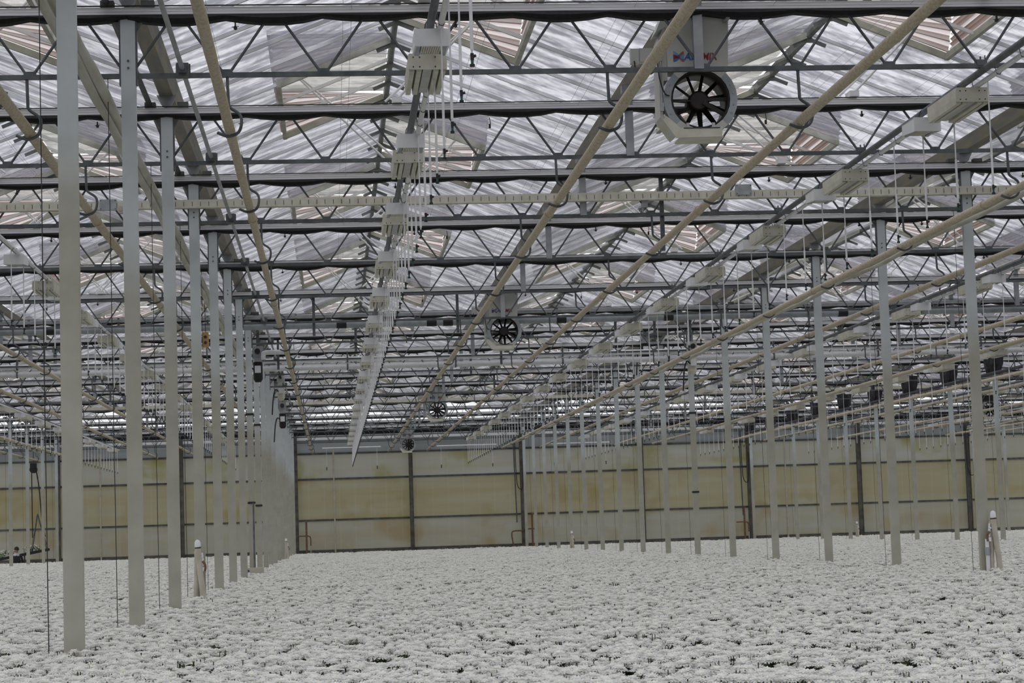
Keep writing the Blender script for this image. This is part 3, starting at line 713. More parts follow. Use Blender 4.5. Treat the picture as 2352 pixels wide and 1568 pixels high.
for k in range(24):                                        # flat ring cut flat at the top and the bottom
    a0, a1 = 2*math.pi*k/24, 2*math.pi*(k+1)/24
    def q(a, r, flat=True):
        x, z = r*math.cos(a), r*math.sin(a)
        if flat: z = max(-.275, min(.275, z))
        return (x, z)
    p = [q(a0, .255, False), q(a0, .318), q(a1, .318), q(a1, .255, False)]
    b.hexa([(p[0][0], -.02, FZ+p[0][1]), (p[1][0], -.02, FZ+p[1][1]), (p[2][0], -.02, FZ+p[2][1]), (p[3][0], -.02, FZ+p[3][1]),
            (p[0][0], .0, FZ+p[0][1]), (p[1][0], .0, FZ+p[1][1]), (p[2][0], .0, FZ+p[2][1]), (p[3][0], .0, FZ+p[3][1])], 0 if not (3 <= k <= 8 or 15 <= k <= 20) else 1)
F['ring'] = b.mesh('ring', ['fan_grey', 'fan_white'])
F['duct'] = MB().ring((0, 0, FZ), .238, .256, -.015, .34, 32).mesh('duct', 'fan_dark')
F['hub'] = MB().tube([(0, .04, FZ), (0, .05, FZ), (0, .28, FZ)], [.07, .088, .088], 16).mesh('hub', 'fan_dark')
F['motor_arm'] = MB().beam((.03, .03, FZ-.02), (.21, .03, FZ-.13), .02, .035).beam((.07, .05, FZ+.01), (.25, .05, FZ+.01), .02, .03).beam((-.25, .05, FZ), (-.07, .05, FZ), .012, .012).mesh('motor_arm', 'fan_dark')
F['blade'] = MB().hexa([(-.022, .09, .075), (.012, .14, .075), (.018, .145, .077), (-.016, .095, .077), (-.012, .10, .236), (.012, .13, .236), (.018, .135, .236), (-.006, .105, .236)]).mesh('blade', 'fan_dark')
b = MB()
b.hexa([(-.345, -.08, 5.075), (-.30, -.02, 5.13), (-.30, .2, 5.13), (-.345, .2, 5.075), (-.20, -.08, 4.985), (-.185, -.02, 5.03), (-.185, .2, 5.03), (-.20, .2, 4.985)])
b.prism([(-.345, 5.08), (-.305, 5.10), (-.20, 5.01), (.165, 5.01), (.155, 4.93), (-.235, 4.925)], -.10, -.085)
b.box(-.20, .17, -.085, .2, 4.925, 4.94)
F['tray'] = b.mesh('tray', 'cream')
F['tray_slot'] = MB().box(-.17, .14, -.104, -.1005, 5.002, 5.009).mesh('tray_slot', 'rubber')
F['tray_tab'] = MB().box(-.013, .013, -.03, -.02, 5.0, 5.065).mesh('tray_tab', 'fan_white')
F['control_box'] = MB().box(-.585, -.515, -.03, .05, 5.585, 5.71).box(-.51, -.35, -.02, .08, 5.60, 5.715).mesh('control_box', 'fan_white')
F['cable'] = MB().tube(smooth_pts([(-.56, -.04, 5.60), (-.55, -.05, 5.52), (-.50, -.05, 5.49), (-.40, -.04, 5.50), (-.37, -.04, 5.66), (-.35, -.04, 5.45), (-.31, -.04, 5.32), (-.27, -.03, 5.30)]), .006, 5).mesh('cable', 'rubber')
F['side_rod'] = MB().tube([(-.335, -.02, 5.80), (-.335, -.02, 5.18)], .010, 6).box(-.35, -.32, -.03, .0, 5.60, 5.70).box(-.35, -.32, -.03, .0, 5.17, 5.24).mesh('side_rod', 'galv_light')
RB = MB().tube([(0, -.026, 0), (0, -.02, 0)], .010, 6).mesh('bolt', 'galv_light')
def fan(x, y, label, rz=0.0, grp='printed circulation fans'):
    t = thing('circulation_fan', label, 'fan', (x, y, 0), rz, grp)
    for nm in ('hood', 'hood_rim', 'side_panel', 'ring', 'duct', 'hub', 'motor_arm', 'tray', 'control_box', 'cable', 'side_rod', 'hanger', 'tray_slot'): ob(nm, F[nm], t)
    for s in (-.12, .10): ob('tray_tab', F['tray_tab'], t, (s, 0, 0))
    for k in range(11):
        o = ob('blade', F['blade'], t, (0, 0, FZ)); o.rotation_euler = (0, 2*math.pi*k/11+.2, 0)
    for a in (25, -25, 155, 205, 10, -10, 170):
        ob('bolt', RB, t, (.287*math.cos(math.radians(a)), 0, FZ+.287*math.sin(math.radians(a))))
    h = [o for o in t.children if o.name.split('.')[0] == 'hood'][0]
    for me in LOGO: ob('logo_mark', me, h, (-.218, -.004, 5.60))
    ob('lettering', TA, h, (-.126, -.004, 5.612)); ob('lettering', TM, h, (.030, -.004, 5.612))
    return t
fx = XG(1)
for i, (k, c) in enumerate(((2, 'large in the foreground'), (7, 'second nearest, above the middle'), (13, 'third nearest, far down the bay'), (19, 'smallest, in front of the far wall'))):
    fan(fx-.015, KY(k)+.14, 'white fan with dark blades and printed hood, %s' % c)
df_ = fan(XG(5)+.5, 69.3, 'dark fan hanging far right between the outer columns', 0.0)
dm = F['hood'].copy(); dm.materials.clear(); dm.materials.append(M['fan_dark']); sm_ = F['side_panel'].copy(); sm_.materials.clear(); sm_.materials.append(M['fan_dark'])
for o in list(df_.children):
    nm = o.name.split('.')[0]
    if nm == 'hood':
        o.data = dm
        for l in list(o.children): bpy.data.objects.remove(l)
    if nm in ('side_panel',): o.data = sm_
    if nm in ('control_box', 'cable'): bpy.data.objects.remove(o)
ob('hanging_rod', MB().box(-.04, .04, .0, .04, 5.95, 6.24).mesh('hanging_rod', 'galv'), df_)

# ------------------------------------------------------------------ cross runs: cable tray and pipes
t = thing('cable_tray', 'cream slotted cable tray running across the bays', 'tray', (0, KY(4)-.06, 5.715))
ob('tray_body', MB().box(-14, 24, -.05, .05, -.05, -.04).box(-14, 24, -.05, -.042, -.04, .05).box(-14, 24, .042, .05, -.04, .05).mesh('tray_body', 'cream'), t)
b = MB()
for i in range(330): b.box(-13.8+i*.1, -13.794+i*.1, -.0525, -.0505, -.03, .025)
o = ob('tray_slots', b.mesh('tray_slots', 'rubber'), t); o['kind'] = 'stuff'
for px_, py_, c in ((248, 470, 'left end'), (1708, 435, 'right part')):
    p = at_y(px_, py_, KY(4)-.13)
    bx = thing('junction_box', 'grey junction box on the %s of the cable tray' % c, 'box', tuple(p))
    ob('body', MB().box(-.10, .10, 0, .05, -.065, .065).mesh('body', 'fan_grey'), bx)
    for a in (-.085, .085):
        for q in (-.05, .05): ob('screw', BS, bx, (a, -.002, q))
p = at_y(278, 482, KY(4)-.13)
thing('round_sensor', 'small beige round sensor beside the left junction box', 'sensor', tuple(p), mesh=MB().tube([(0, -.03, 0), (0, .05, 0)], .045, 14).tube([(0, -.04, 0), (0, -.03, 0)], .02, 10).mesh('round_sensor', 'cream_pipe'))
p = at_y(1480, 468, KY(4)-.02)
thing('wall_box', 'small grey socket box below the cable tray', 'box', tuple(p), mesh=MB().box(-.035, .035, -.04, .04, -.05, .05).box(-.03, -.02, -.03, .03, -.11, -.05).box(.015, .025, -.03, .03, -.11, -.05).mesh('wall_box', 'galv_light'))
t = thing('cross_pipe', 'thick grey cross pipe with dark couplings across the bays', 'pipe', (0, KY(7)+.55, 5.50))
ob('pipe', MB().tube([(-16, 0, 0), (30, 0, 0)], .07, 12).mesh('pipe', 'fan_grey'), t)
ob('track', MB().box(-16, 30, -.05, .05, .13, .18).mesh('track', 'galv_light'), t)
for x in (-9.6, -5.0, .25, 1.9, 2.2, 4.3, 6.3, 9.6, 11.0, 14.3, 17): ob('coupling', MB().tube([(x-.09, 0, 0), (x+.09, 0, 0)], .076, 12).mesh('coupling', 'rubber'), t)
for j in range(28): ob('strap', MB().box(-15+j*1.6, -14.96+j*1.6, -.02, .02, .0, .2).mesh('strap', 'galv'), t)
for zz, r, c in ((5.53, .055, 'upper'), (5.36, .06, 'lower')):
    t = thing('white_cross_pipe', 'white cross pipe behind the second fan, %s of two' % c, 'pipe', (0, KY(9)+.5, zz))
    ob('pipe', MB().tube([(-16, 0, 0), (30, 0, 0)], r, 12).mesh('pipe', 'white_tube'), t)
    for j in range(18): ob('strap', MB().box(-14+j*2.4, -13.97+j*2.4, -.07, .07, -.07, .07+.1*(zz > 5.5)).mesh('strap', 'galv'), t)
t = thing('far_cable_tray', 'pale slotted tray across the bays far down the house', 'tray', (0, KY(14)-.06, 5.80))
ob('tray_body', MB().box(-16, 30, -.05, -.04, -.06, .06).mesh('tray_body', 'cream'), t)
# short drop posts that hang from the chords here and there
i = 0
for k, xx, ln in ((4, 4.16, .95), (5, 4.05, .1), (7, -.25, .75), (7, 2.35, .75), (8, .55, .7), (8, 5.8, .65), (8, 6.6, .6), (9, 3.8, .7), (9, -1.1, .7), (10, 3.4, .6), (12, 4.6, .6)):
    if ln < .2: continue
    thing('support_strut', 'grey steel strut hanging below truss level, %s in the central bay' % ORD[i], 'strut', (xx, KY(k)+.05, BOTZ+.5), 0, 'hanging steel struts',
          MB().box(-.025, .025, -.02, .02, -ln, .0).box(-.045, .045, -.03, .03, -.02, .0).mesh('support_strut', 'galv')); i += 1

# ------------------------------------------------------------------ screen motors by the left columns and behind the right ones
def motor(x, y, z, label, dark=False):
    t = thing('screen_motor', label, 'motor', (x, y, z))
    ob('gearbox', MB().box(-.10, .10, -.10, .10, -.10, .14).box(-.07, .07, -.13, .13, -.18, -.10).mesh('gearbox', 'fan_white' if not dark else 'galv_light'), t)
    ob('motor_body', MB().tube([(0, 0, -.18), (0, 0, -.52)], .095, 14).tube([(0, 0, -.52), (0, 0, -.58)], [.095, .06], 14).mesh('motor_body', 'cream' if not dark else 'fan_dark'), t)
    gx = min((XR(q) for q in range(-1, 4)), key=lambda q: abs(q-x))-x
    ob('mount', MB().box(-.03, .03, .1, .14, -.05, 6.18-z).box(min(gx, -.03), max(gx, .03), .1, .14, 6.15-z, 6.20-z).mesh('mount', 'galv'), t)
    ob('shaft_sleeve', MB().tube([(0, -.2, .03), (0, .2, .03)], .055, 12).mesh('shaft_sleeve', 'rubber'), t)
    ob('terminal_box', MB().box(-.06, .06, -.15, -.09, -.40, -.26).mesh('terminal_box', 'white'), t)
    ob('cable', MB().tube(smooth_pts([(-.06, -.1, -.36), (-.14, -.1, -.30), (-.2, -.08, -.5), (-.24, -.08, -.95)]), .016, 6).mesh('cable', 'rubber'), t)
    return t
motor(-1.25, 53.2, 5.75, 'white screen motor high beside the left columns')
motor(-1.28, 55.6, 5.15, 'grey screen motor with black cable beside the left columns', True)
motor(-1.42, 41.2, 5.35, 'dark screen motor under a white elbow beside the left columns', True)
p = at_y(605, 812, 41)
thing('white_elbow', 'white plastic pipe elbow above the dark screen motor', 'pipe', (p.x, 41, p.z), mesh=MB().tube(smooth_pts([(0, 0, -.12), (0, 0, -.03), (.06, 0, .02), (.5, 0, .02)]), .05, 10).mesh('white_elbow', 'white_tube'))
p = at_y(1590, 830, KY(9)-.3)
motor(p.x, p.y, p.z+.3, 'white screen motor behind the roll at the right columns')
p = at_y(1500, 790, KY(10)-.3)
motor(p.x-.2, p.y, p.z+.2, 'second screen motor at the right columns, nearer the far wall', True)
for (a, b_, Y, c) in ((472, 780, KY(6), 'left of the left columns'), (676, 843, 52.0, 'near the white screen motor')):
    p = at_y(a, b_, Y)
    s = thing('orange_sensor', 'small orange sensor box hanging %s' % c, 'sensor', tuple(p))
    ob('case', MB().box(-.05, .05, -.04, .04, -.12, .12).mesh('case', 'orange'), s)
    ob('cord', MB().tube([(0, 0, .12), (0, 0, .8)], .006, 5).mesh('cord', 'rubber'), s)
    for z in (-.05, .04): ob('port', MB().tube([(0, -.045, z), (0, -.038, z)], .025, 10).mesh('port', 'rubber'), s)

# ------------------------------------------------------------------ hose standpipes in the bed
def standpipe(x, y, label, ht=1.66, flip=1, full=True):
    t = thing('hose_standpipe', label, 'standpipe', (x, y, 0), 0, 'hose standpipes along the columns')
    f = flip                                             # side on which the valve stands
    ob('hose_leg', MB().tube(smooth_pts([(0, 0, ht-.06), (.008, 0, ht-.2), (.03, 0, ht-.42), (.055, 0, ht-.72), (.07, 0, 0)]), .036, 10).mesh('hose_leg', 'cream_pipe'), t)
    ob('hose_leg', MB().tube(smooth_pts([(-.012, .05, ht-.12), (-.02, .05, ht-.42), (-.032, .05, ht-.72), (-.04, .05, 0)]), .032, 10).mesh('hose_leg', 'cream_pipe'), t)
    ob('cap', MB().tube([(0, 0, ht-.075), (0, 0, ht-.02), (0, 0, ht+.005), (0, 0, ht+.015)], [.036, .036, .026, .008], 12).mesh('cap', 'white_tube'), t)
    ob('hose_clamp', MB().tube([(.003, 0, ht-.088), (.002, 0, ht-.074)], .039, 12).mesh('hose_clamp', 'rubber'), t)
    ob('valve', MB().tube([(.045*f, .01, ht-.14), (.060*f, .01, ht-.30)], .016, 8).tube([(.03*f, 0, ht-.20), (.065*f, 0, ht-.19)], .012, 8).box(.06*f-.02, .06*f+.02, -.01, .03, ht-.36, ht-.31).mesh('valve', 'white_tube'), t)
    ob('elbow', MB().tube(smooth_pts([(.055*f, .0, ht-.24), (.085*f, .0, ht-.29), (.08*f, .0, ht-.36)]), .016, 8).mesh('elbow', 'rust'), t)
    if f < 0:
        ob('coupling', MB().tube([(-.085, .02, ht-.53), (-.085, .02, ht-.43)], .031, 10).mesh('coupling', 'fan_grey'), t)
        ob('riser', MB().tube([(-.085, .02, 0), (-.085, .02, ht-.33)], .025, 8).mesh('riser', 'white_tube'), t)
    return t
standpipe(XR(0)-.02, KY(4)-.14, 'beige hose standpipe with white cap at the fourth left column', 1.66, 1)
standpipe(XR(1)+.09, KY(4)-.12, 'beige hose standpipe with white cap at the nearest right column', 1.70, -1)
for px_, py_, n, k, c in ((657, 1237, 0, 14, 'small beige standpipe far down the left columns'), (1313, 1220, 1, 15, 'small beige standpipe far down the right columns'), (1968, 1198, 2, 17, 'small beige standpipe at the second right row')):
    p = at_y(px_, py_, KY(k)-.15); standpipe(p.x, p.y, c, max(1.45, min(1.75, p.z)))
t = thing('electric_box', 'beige control box standing at the foot of the left columns', 'box', (XR(0)+.02, KY(8)-.2, 0))
ob('case', MB().box(-.20, .20, -.08, .08, .70, 1.08).mesh('case', 'cream_pipe'), t); ob('label_plate', MB().box(-.19, -.08, -.085, -.08, .96, 1.04).mesh('label_plate', 'blue_box'), t)
ob('leg', MB().box(-.15, -.11, -.02, .02, 0, .70).mesh('leg', 'galv'), t); ob('leg', MB().box(.11, .15, -.02, .02, 0, .70).mesh('leg', 'galv'), t)
ob('conduit', MB().tube([(.02, 0, 1.08), (.02, 0, 2.35)], .018, 6).mesh('conduit', 'galv'), t)

# ------------------------------------------------------------------ harvest corner at the far left: conveyor, worker, hoist
CYY = 84.6
a = at_y(-30, 1292, CYY); c2 = at_y(112, 1263, CYY)
t = thing('conveyor', 'dark sloping conveyor carrying flowers at the far left wall', 'conveyor', (a.x, CYY, 0))
L = c2.x-a.x; za, zc = a.z, c2.z
ob('belt', MB().beam((0, 0, za), (L, 0, zc), .45, .05).mesh('belt', 'rubber'), t)
for s in (-.25, .25): ob('side_rail', MB().beam((0, s, za+.03), (L, s, zc+.03), .03, .10).mesh('side_rail', 'jacket'), t)
for xx in (.3, 1.5, 2.3): ob('leg', MB().tube([(xx, 0, 0), (xx, 0, za+(zc-za)*xx/L)], .03, 6).mesh('leg', 'galv'), t)
b = MB(); top = at_y(86, 1180, CYY)
for s in (-.18, .18): b.tube([(L-.05, s, zc), (top.x-a.x, s*.3, top.z)], .018, 5).tube([(L*.72, s, za+(zc-za)*.72), (top.x-a.x, s*.3, top.z)], .018, 5)
ob('brace', b.mesh('brace', 'galv'), t)
def bunch(x, y, z, label, seed):
    r = random.Random(seed); t = thing('flower_bunch', label, 'flowers', (x, y, z), 0, 'flower bunches on the conveyor')
    b = MB()
    for _ in range(60):
        p = Vector((r.gauss(0, .12), r.gauss(0, .08), r.uniform(0, .22))); d = Vector((r.uniform(-1, 1), r.uniform(-1, 1), r.uniform(0, 1))).normalized()*.09; s = Vector((r.uniform(-1, 1), r.uniform(-1, 1), 0)).normalized()*.03
        b.add([p, p+d*.5+s, p+d, p+d*.5-s], [(0, 1, 2, 3)])
    ob('leaves', b.mesh('leaves', 'bright_leaf'), t)
    b = MB()
    for _ in range(9):
        p = Vector((r.gauss(0, .13), -.05+r.gauss(0, .05), r.uniform(.12, .28)))
        b.tube([p, p+Vector((0, 0, .02)), p+Vector((0, 0, .04))], [.02, .035, .012], 7)
    ob('blooms', b.mesh('blooms', 'petal'), t)
for i, (px_, c) in enumerate(((5, 'leftmost'), (28, 'left of the worker'), (67, 'right of the worker'), (80, 'highest'))):
    p = at_y(px_, 1283-px_*.20, CYY); bunch(p.x, CYY, p.z, 'green bunch with white blooms on the conveyor, %s' % c, i)
# the worker: one continuous body, stooping over the belt, seen from the chest up
p = at_y(38, 1262, 83.8); hx, hz = p.x, p.z
def person(x, y, head_z):
    V = []; E = []; RR = []
    def v(px_, py_, pz_, r): V.append((px_, py_, pz_)); RR.append(r); return len(V)-1
    hz_ = head_z; pel = v(-.02, .10, hz_-.62, (.16, .13))
    ch = v(-.01, .05, hz_-.38, (.17, .12)); sh = v(0, .02, hz_-.22, (.13, .10)); nk = v(.005, 0, hz_-.14, (.055, .055)); hd0 = v(.01, -.01, hz_-.07, (.075, .085)); hd1 = v(.012, -.012, hz_+.03, (.082, .095)); hd2 = v(.012, -.01, hz_+.10, (.05, .06))
    E += [(pel, ch), (ch, sh), (sh, nk), (nk, hd0), (hd0, hd1), (hd1, hd2)]
    for s in (-1, 1):
        a = v(s*.18, .03, hz_-.25, (.06, .06)); e = v(s*.24, .12, hz_-.52, (.045, .045)); w_ = v(s*.16, .34, hz_-.55, (.032, .032)); h = v(s*.13, .42, hz_-.55, (.04, .022))
        E += [(sh, a), (a, e), (e, w_), (w_, h)]
        for q in range(4):
            f1 = v(s*.13+(q-1.5)*.02, .49, hz_-.56, (.009, .009)); f2 = v(s*.13+(q-1.5)*.02, .53, hz_-.585, (.008, .008)); E += [(h, f1), (f1, f2)]
        th = v(s*.095, .43, hz_-.545, (.010, .010)); t2 = v(s*.075, .47, hz_-.56, (.009, .009)); E += [(h, th), (th, t2)]
        l1 = v(s*.09, .10, hz_-.70, (.085, .09)); kn = v(s*.10, .08, max(.46, (hz_-.7)*.5+.05), (.06, .06)); an = v(s*.10, .12, .09, (.045, .045)); to = v(s*.10, .27, .04, (.045, .035))
        E += [(pel, l1), (l1, kn), (kn, an), (an, to)]
    me = bpy.data.meshes.new('body'); me.from_pydata(V, E, [])
    o = bpy.data.objects.new('body', me)
    COL.objects.link(o); sk = o.modifiers.new('skin', 'SKIN'); sb_ = o.modifiers.new('sub', 'SUBSURF'); sb_.levels = 2; sb_.render_levels = 2
    for i, r in enumerate(RR): me.skin_vertices[0].data[i].radius = r
    me.skin_vertices[0].data[0].use_root = True
    bpy.context.view_layer.update()
    nm = bpy.data.meshes.new_from_object(o.evaluated_get(bpy.context.evaluated_depsgraph_get()))
    COL.objects.unlink(o); bpy.data.objects.remove(o)
    nm.materials.clear()
    for q in ('jacket', 'skin', 'shirt'): nm.materials.append(M[q])
    for pl in nm.polygons:
        c = pl.center; pl.use_smooth = True
        pl.material_index = 1 if (c.z > hz_-.13 or c.y > .36) else (2 if c.z > hz_-.24 and abs(c.x) < .12 else 0)
    t = thing('person', 'person with dark hair and dark clothing bending over the conveyor', 'person', (x, y, 0))
    ob('body', nm, t)
    b = MB(); vs = []; fs = []; n = 14
    for i in range(7):
        ph = math.pi*.62*i/6
        for k in range(n):
            a_ = 2*math.pi*k/n; vs.append((.012+.098*math.sin(ph)*math.cos(a_), -.022+.108*math.sin(ph)*math.sin(a_), hz_+.025+.105*math.cos(ph)))
    for i in range(6):
        for k in range(n): fs.append((i*n+k, (i+1)*n+k, (i+1)*n+(k+1) % n, i*n+(k+1) % n))
    b.add(vs, fs, 0, True); ob('hair', b.mesh('hair', 'hair'), t)
    ob('nose', MB().tube([(.012, .085, hz_+.01), (.012, .115, hz_-.02)], [.008, .014], 6).mesh('nose', 'skin'), t)
    for s in (-1, 1):
        ob('ear', MB().tube([(.012+s*.082, .01, hz_-.01), (.012+s*.096, .0, hz_)], [.02, .014], 6).mesh('ear', 'skin'), t)
        ob('eye', MB().tube([(.012+s*.032, .078, hz_+.012), (.012+s*.032, .09, hz_+.012)], .009, 8).mesh('eye', 'hair'), t)
    ob('mouth', MB().box(-.013, .037, .085, .095, hz_-.055, hz_-.047).mesh('mouth', 'red_print'), t)
person(hx, 83.75, hz)
p = at_y(77, 1078, CYY); hb = at_y(75, 1235, CYY); hb2 = at_y(104, 1232, CYY)
t = thing('hoist', 'black hoist with hanging cables above the conveyor at the far left', 'hoist', (p.x, CYY, p.z))
ob('drum', MB().tube([(0, -.12, 0), (0, .12, 0)], .15, 14).box(-.12, .12, -.15, .15, .05, .25).mesh('drum', 'rubber'), t)
ob('cable', MB().tube([(-.08, 0, 0), (hb.x-p.x, 0, hb.z-p.z)], .022, 6).mesh('cable', 'rubber'), t)
ob('cable', MB().tube(smooth_pts([(.10, 0, 0), (.22, 0, -.8), (.30, 0, -1.9), (hb2.x-p.x, 0, hb2.z-p.z)]), .026, 6).mesh('cable', 'rubber'), t)
ob('hanger', MB().tube([(0, 0, .25), (0, 0, 5.75-p.z)], .02, 6).mesh('hanger', 'galv'), t)

# ------------------------------------------------------------------ chrysanthemums
def petal(b, R, a, r0, r1, z0, z1, z2, w, mi=0):
    ca, sa = math.cos(a), math.sin(a); rm = r0+(r1-r0)*.62
    def P(r, s, z): return R @ Vector((r*ca-s*sa, r*sa+s*ca, z))
    b.append(([P(r0, -w*.3, z0), P(r0, w*.3, z0), P(rm, w*.5, z1), P(r1, w*.14, z2), P(r1, -w*.14, z2), P(rm, -w*.5, z1)], [(0, 1, 2, 5), (5, 2, 3, 4)], mi))
def bloom(r, scale=1.0, tilt=None, counts=(17, 14, 9)):
    out = []; R = (Matrix.Rotation(r.uniform(0, 6.28), 3, 'Z'))
    tx, ty = tilt if tilt else (0, 0)
    R = Matrix.Rotation(tx+r.gauss(0, .07), 3, 'X') @ Matrix.Rotation(ty+r.gauss(0, .07), 3, 'Y') @ R * scale
    for (n, r0, r1, z0, z1, z2, w) in ((counts[0], .008, .045, -.004, .002, -.005, .0150), (counts[1], .007, .036, .000, .009, .007, .0130), (counts[2], .005, .023, .004, .014, .016, .011)):
        o = r.uniform(0, 1)
        for k in range(n): petal(out, R, 2*math.pi*(k+o+r.uniform(-.18, .18))/n, r0, r1*r.uniform(.88, 1.06), z0, z1+r.uniform(-.002, .002), z2+r.uniform(-.004, .003), w)
    cv = [R @ Vector((.009*math.cos(k*1.047), .009*math.sin(k*1.047), .010)) for k in range(6)]+[R @ Vector((0, 0, .016))]
    out.append((cv, [(k, (k+1) % 6, 6) for k in range(6)], 1))
    return out
def leafquad(r, p, ln, w):
    a = r.uniform(0, 6.28); d = Vector((math.cos(a), math.sin(a), r.uniform(-.5, .35)))*ln; s = Vector((-math.sin(a), math.cos(a), 0))*w
    return [p, p+d*.5+s, p+d+Vector((0, 0, -.02)), p+d*.5-s]
def patch(seed, w, d, spacing):
    r = random.Random(seed); b = MB(); nx, ny = int(w/spacing), int(d/spacing)
    ng_ = 6; C = [((i+.5+r.uniform(-.4, .4))*w/ng_-w/2, (j+.5+r.uniform(-.4, .4))*d/ng_-d/2, r.gauss(0, .016)) for i in range(ng_) for j in range(ng_)]
    for i in range(nx):
        for j in range(ny):
            x = (i+.5)*w/nx-w/2+r.uniform(-.42, .42)*spacing; y = (j+.5)*d/ny-d/2+r.uniform(-.42, .42)*spacing
            cx, cy, ch = min(C, key=lambda c: min(abs(x-c[0]), w-abs(x-c[0]))**2+min(abs(y-c[1]), d-abs(y-c[1]))**2)
            dx, dy = x-cx, y-cy
            if dx > w/2: dx -= w
            if dx < -w/2: dx += w
            if dy > d/2: dy -= d
            if dy < -d/2: dy += d
            dd = dx*dx+dy*dy
            if r.random() < (.03 if dd < .0055 else .20): continue
            z = FLZ-.025+ch-1.6*dd+r.gauss(0, .007)
            for vs, fs, mi in bloom(r, r.uniform(.80, 1.10), (-dy*1.5, dx*1.5)): b.add([(q.x+x, q.y+y, q.z+z) for q in vs], fs, mi)
            s = .0024
            b.add([(x-s, y, z-.004), (x+s, y+s, z-.004), (x+s, y-s, z-.004), (x-s+.01, y, z-.3), (x+s+.01, y+s, z-.3), (x+s+.01, y-s, z-.3)], [(0, 1, 4, 3), (1, 2, 5, 4), (2, 0, 3, 5)], 2)
            for _ in range(4): b.add(leafquad(r, Vector((x+r.uniform(-.01, .01), y, z-r.uniform(.022, .13))), r.uniform(.045, .085), r.uniform(.012, .02)), [(0, 1, 2, 3)], 3)
            if r.random() < .008:                      # a bud that stands proud of the canopy
                bx, by, bz = x+.02, y+.02, z+r.uniform(.015, .035)
                b.tube([(bx, by, bz-.08), (bx, by, bz)], .0015, 4, 2, False); b.tube([(bx, by, bz), (bx, by, bz+.008), (bx, by, bz+.014)], [.003, .006, .003], 5, 2 if r.random() < .5 else 1)
    return b.mesh('flower_patch', ['petal', 'disc', 'stem', 'leaf'])
SP = .064
pcol = bpy.data.collections.new('flower_patches')            # sources of the bed; not placed in the scene themselves
for s in range(5):
    o = bpy.data.objects.new('flower_patch_%d' % s, patch(100+s, 1.0, 1.0, SP)); pcol.objects.link(o)
# the bed is laid out in strips parallel to the near edge of the view, so that the first rows can be single plants
TH = math.atan(-.536); UU = Vector((math.cos(TH), math.sin(TH), 0)); VV = Vector((-math.sin(TH), math.cos(TH), 0)); O0 = Vector((.72, 8.72, 0))
STRIP = .30
def bed_z(y): return .05*max(0, (22-y)/10) if y < 22 else -.10*(y-22)/63      # the bed falls a little towards the far wall
pts = []; rots = []; idx = []; rr = random.Random(5)
def wants(x, y):
    if y > YW-2.2 or y < 4: return False
    lo, hi = at_y(0, 1300, max(y, 5)).x-2.5, at_y(2352, 1250, max(y, 5)).x+2.5
    return lo < x < hi
for jv in range(-3, 100):
    off = rr.uniform(0, 1)
    for iu in range(-70, 70):
        q = O0+UU*(iu+off)+VV*(jv+.5+(STRIP if jv >= 0 else 0))
        if wants(q.x, q.y): pts.append((q.x, q.y, bed_z(q.y)+rr.uniform(-.008, .008))); rots.append((0, 0, TH+rr.randrange(4)*math.pi/2)); idx.append(rr.randrange(5))
me = bpy.data.meshes.new('chrysanthemum_bed'); me.from_pydata(pts, [], [])
at = me.attributes.new('pick', 'INT', 'POINT'); at.data.foreach_set('value', idx)
at = me.attributes.new('turn', 'FLOAT_VECTOR', 'POINT'); at.data.foreach_set('vector', [c for r_ in rots for c in r_])
bed = thing('chrysanthemum_bed', 'dense bed of white chrysanthemums filling the whole greenhouse floor', 'flowers', mesh=me, kind='stuff')
ng = bpy.data.node_groups.new('bed', 'GeometryNodeTree'); ng.interface.new_socket('Geometry', in_out='INPUT', socket_type='NodeSocketGeometry'); ng.interface.new_socket('Geometry', in_out='OUTPUT', socket_type='NodeSocketGeometry')
N = ng.nodes; gi = N.new('NodeGroupInput'); go = N.new('NodeGroupOutput'); ip = N.new('GeometryNodeInstanceOnPoints'); ci = N.new('GeometryNodeCollectionInfo')
ci.inputs['Collection'].default_value = pcol; ci.inputs['Separate Children'].default_value = True; ci.inputs['Reset Children'].default_value = True
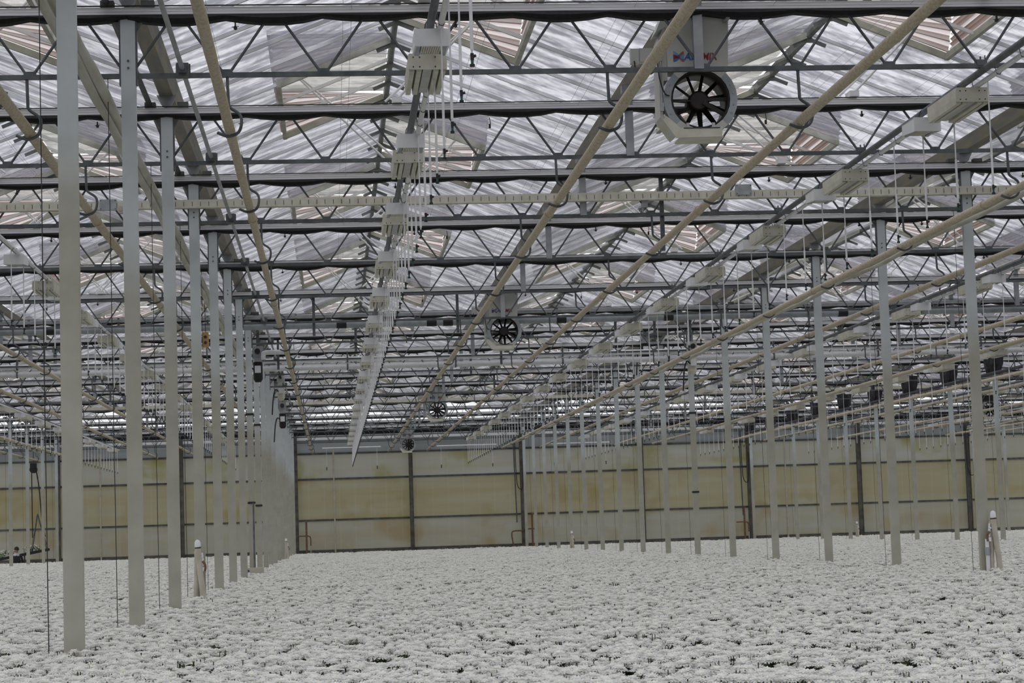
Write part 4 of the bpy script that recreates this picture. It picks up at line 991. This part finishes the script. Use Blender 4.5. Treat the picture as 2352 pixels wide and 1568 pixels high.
na = N.new('GeometryNodeInputNamedAttribute'); na.data_type = 'INT'; na.inputs['Name'].default_value = 'pick'
ip.inputs['Pick Instance'].default_value = True
nr = N.new('GeometryNodeInputNamedAttribute'); nr.data_type = 'FLOAT_VECTOR'; nr.inputs['Name'].default_value = 'turn'
er = N.new('FunctionNodeEulerToRotation'); ng.links.new(nr.outputs['Attribute'], er.inputs[0]); ng.links.new(er.outputs[0], ip.inputs['Rotation'])
LK_ = ng.links.new
LK_(gi.outputs[0], ip.inputs['Points']); LK_(ci.outputs[0], ip.inputs['Instance']); LK_(na.outputs['Attribute'], ip.inputs['Instance Index']); LK_(ip.outputs[0], go.inputs[0])
md = bed.modifiers.new('bed', 'NODES'); md.node_group = ng
# the 300 nearest plants, one by one
KB = []
for s in range(6):
    r = random.Random(40+s); b = MB(); c = MB()
    for vs, fs, mi in bloom(r, 1.0, None, (16, 13, 10)): (c if mi else b).add(vs, fs)
    stm = MB().tube([(0, 0, -.006), (.006, 0, -.2), (.0, 0, -FLZ)], .003, 5)
    lv = []
    for q in range(3):
        l = MB(); p = Vector((0, 0, -r.uniform(.05, .18))); k = leafquad(r, p, .08, .02); l.add(k, [(0, 1, 2, 3)]); lv.append(l.mesh('leaf', 'leaf'))
    KB.append((b.mesh('petals', 'petal'), c.mesh('flower_centre', 'disc'), stm.mesh('stem', 'stem'), lv))
rf = random.Random(3); cand = []
for j in range(5):
    for iu in range(-80, 80):
        q = O0+UU*(iu*SP+rf.uniform(-.018, .018)+j*.03)+VV*(.03+j*.062+rf.uniform(-.014, .014))
        if seen([(q.x, q.y, FLZ)], 40): cand.append((q.x, q.y, j))
for q, (x, y, j) in enumerate(cand[:300]):
    pt, ce, st, lv = KB[rf.randrange(6)]
    f = thing('chrysanthemum', 'white chrysanthemum bloom at the front edge of the bed', 'flower', (x, y, FLZ-.025+bed_z(y)+rf.gauss(0, .012)), rf.uniform(0, 6.28), 'front chrysanthemums')
    ob('petals', pt, f); ob('flower_centre', ce, f); ob('stem', st, f)
    for l in lv: ob('leaf', l, f)
